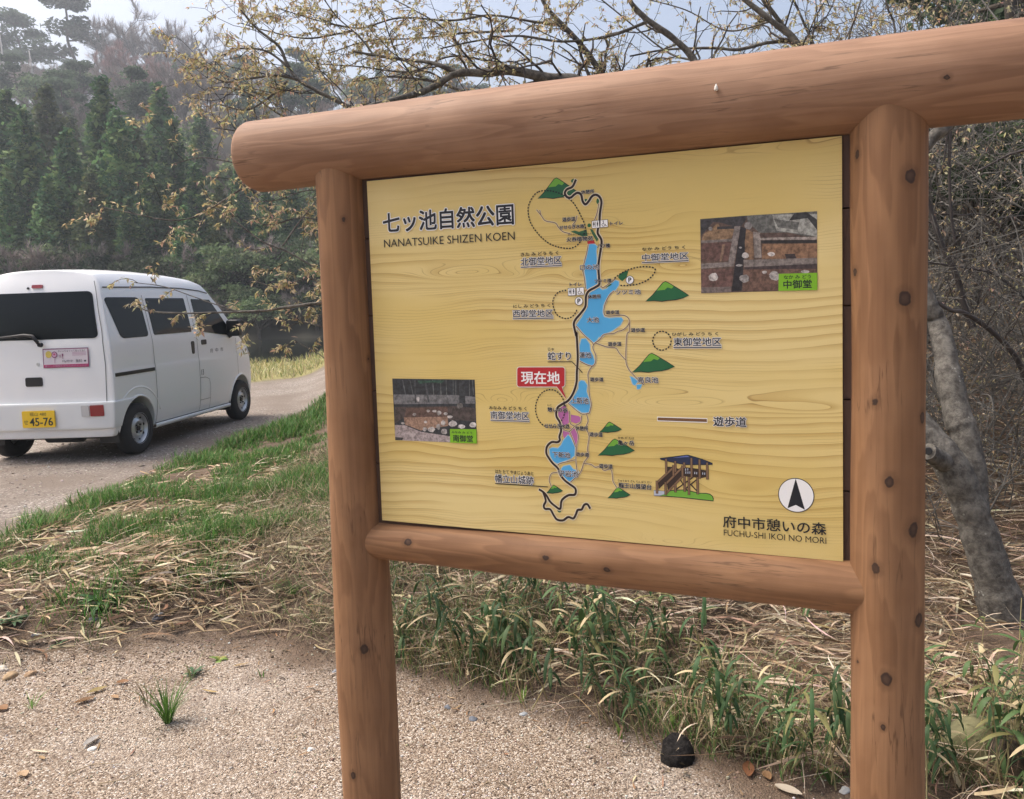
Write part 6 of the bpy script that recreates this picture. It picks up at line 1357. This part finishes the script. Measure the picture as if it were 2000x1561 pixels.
for i, (px, py, s, c, lb) in enumerate([(309, 1205, (.035, .025, .018), (.13, .14, .16), 'blue-grey stone on the soil, the larger right one of a pair'), (182, 1212, (.030, .02, .013), (.15, .16, .18), 'blue-grey stone left of the larger blue-grey one'), (72, 1240, (.022, .016, .01), (.22, .22, .23), 'small grey stone on the left soil'), (60, 1318, (.025, .02, .016), (.33, .22, .13), 'tan stone at the left gravel edge, rightmost of three'), (20, 1322, (.035, .025, .02), (.30, .21, .12), 'tan stone at the left gravel edge, middle of three'), (5, 1308, (.03, .02, .015), (.5, .45, .38), 'whitish stone at the left edge behind the tan ones'), (180, 1464, (.014, .012, .008), (.7, .67, .62), 'small white pebble beside the pale grey leaf'), (605, 1465, (.012, .01, .007), (.7, .67, .62), 'small white pebble left of the sign post'), (924, 1405, (.018, .014, .008), (.11, .12, .14), 'dark grey stone on the gravel between the posts'), (874, 1382, (.016, .012, .009), (.13, .14, .16), 'dark grey stone at the foot of the straw'), (1022, 1396, (.016, .012, .008), (.3, .32, .34), 'light grey stone by the lime shoot'), (655, 1312, (.018, .014, .008), (.22, .23, .25), 'grey stone against the left post'), (1650, 1545, (.018, .014, .012), (.45, .45, .43), 'pale stone touching the right post')]):
    plant('stone', px, py, stone(i, s, c), lb, 'stone')
b = MB(); b.tube([(0, 0, -.03), (.004, 0, .03), (0, .004, .06), (0, 0, .066)], [.066, .056, .047, .03], 9); st_ = b.mesh('stump', [bark_mat('charred_wood', (.03, .027, .025), (.008, .007, .007), (.09, .08, .075), 40, 1.0)], True); o = plant('stump', 1322, 1482, st_, 'small burnt black stump at the edge of the gravel', 'stump')
plant('mossy_rock', 1895, 1470, stone(41, (.105, .09, .105), (.15, .14, .07)), 'mossy boulder under the oak right of the post', 'rock')
b = MB(); b.tube([(0, 0, -.05), (.01, 0, .06), (0, .01, .11)], [.10, .085, .08], 14); sm_ = b.mesh('old_stump', [bark_mat('rotten_bark', (.13, .10, .07), (.03, .025, .02), (.14, .15, .07), 18)], True)
plant('old_stump', 1985, 1505, sm_, 'rotting cut stump beside the mossy boulder', 'stump')
def stick(pts, r0, name, label, zoff=.01):
    P = []
    for (px, py) in pts: g = hit(px, py); g[2] += zoff; P.append(g)
    P = np.array(P); c = P[0].copy(); S = smooth_line(P-c, 6); b = MB(); b.tube(S, np.linspace(r0, r0*.5, len(S)), 6); link(name, b.mesh(name, [flat('dry_stick', (.32, .25, .16), .85, nz=.4)], True), None, label=label, cat='stick').location = c
stick([(70, 1195), (180, 1204), (290, 1203), (400, 1195), (480, 1165)], .0035, 'dry_stem', 'long straight straw-coloured stem lying across the soil')
stick([(240, 1196), (300, 1225), (345, 1240)], .003, 'dry_stem', 'short pale stem branching down from the long straight one')
stick([(130, 1520), (180, 1500), (240, 1496)], .002, 'twig', 'thin curved twig lying on the near gravel')
stick([(195, 1536), (240, 1528), (278, 1514)], .002, 'twig', 'second thin twig nearest the bottom of the gravel')
stick([(335, 1032), (390, 1068), (425, 1100)], .004, 'dry_stem', 'dead grass stalk leaning down the green shoulder', .03)
stick([(350, 1065), (410, 1040), (455, 1020)], .003, 'dry_stem', 'dead grass stalk slanting up to the right in the green grass', .05)
stick([(1430, 1480), (1500, 1492), (1600, 1498), (1655, 1510)], .004, 'dry_stem', 'long dead stem along the foot of the bank left of the right post')
# ---------------- hazy air
mt = bpy.data.materials.new('haze'); mt.use_nodes = True; nt = mt.node_tree; nt.nodes.clear(); o_ = nt.nodes.new('ShaderNodeOutputMaterial'); v_ = nt.nodes.new('ShaderNodeVolumePrincipled')
v_.inputs['Color'].default_value = (.80, .87, .95, 1); v_.inputs['Density'].default_value = .0012; v_.inputs['Anisotropy'].default_value = .35
nt.links.new(v_.outputs[0], o_.inputs['Volume'])
hz = MB().box((0, 270, 33), (640, 700, 72)); link('haze', hz.mesh('haze', [mt]), kind='stuff')
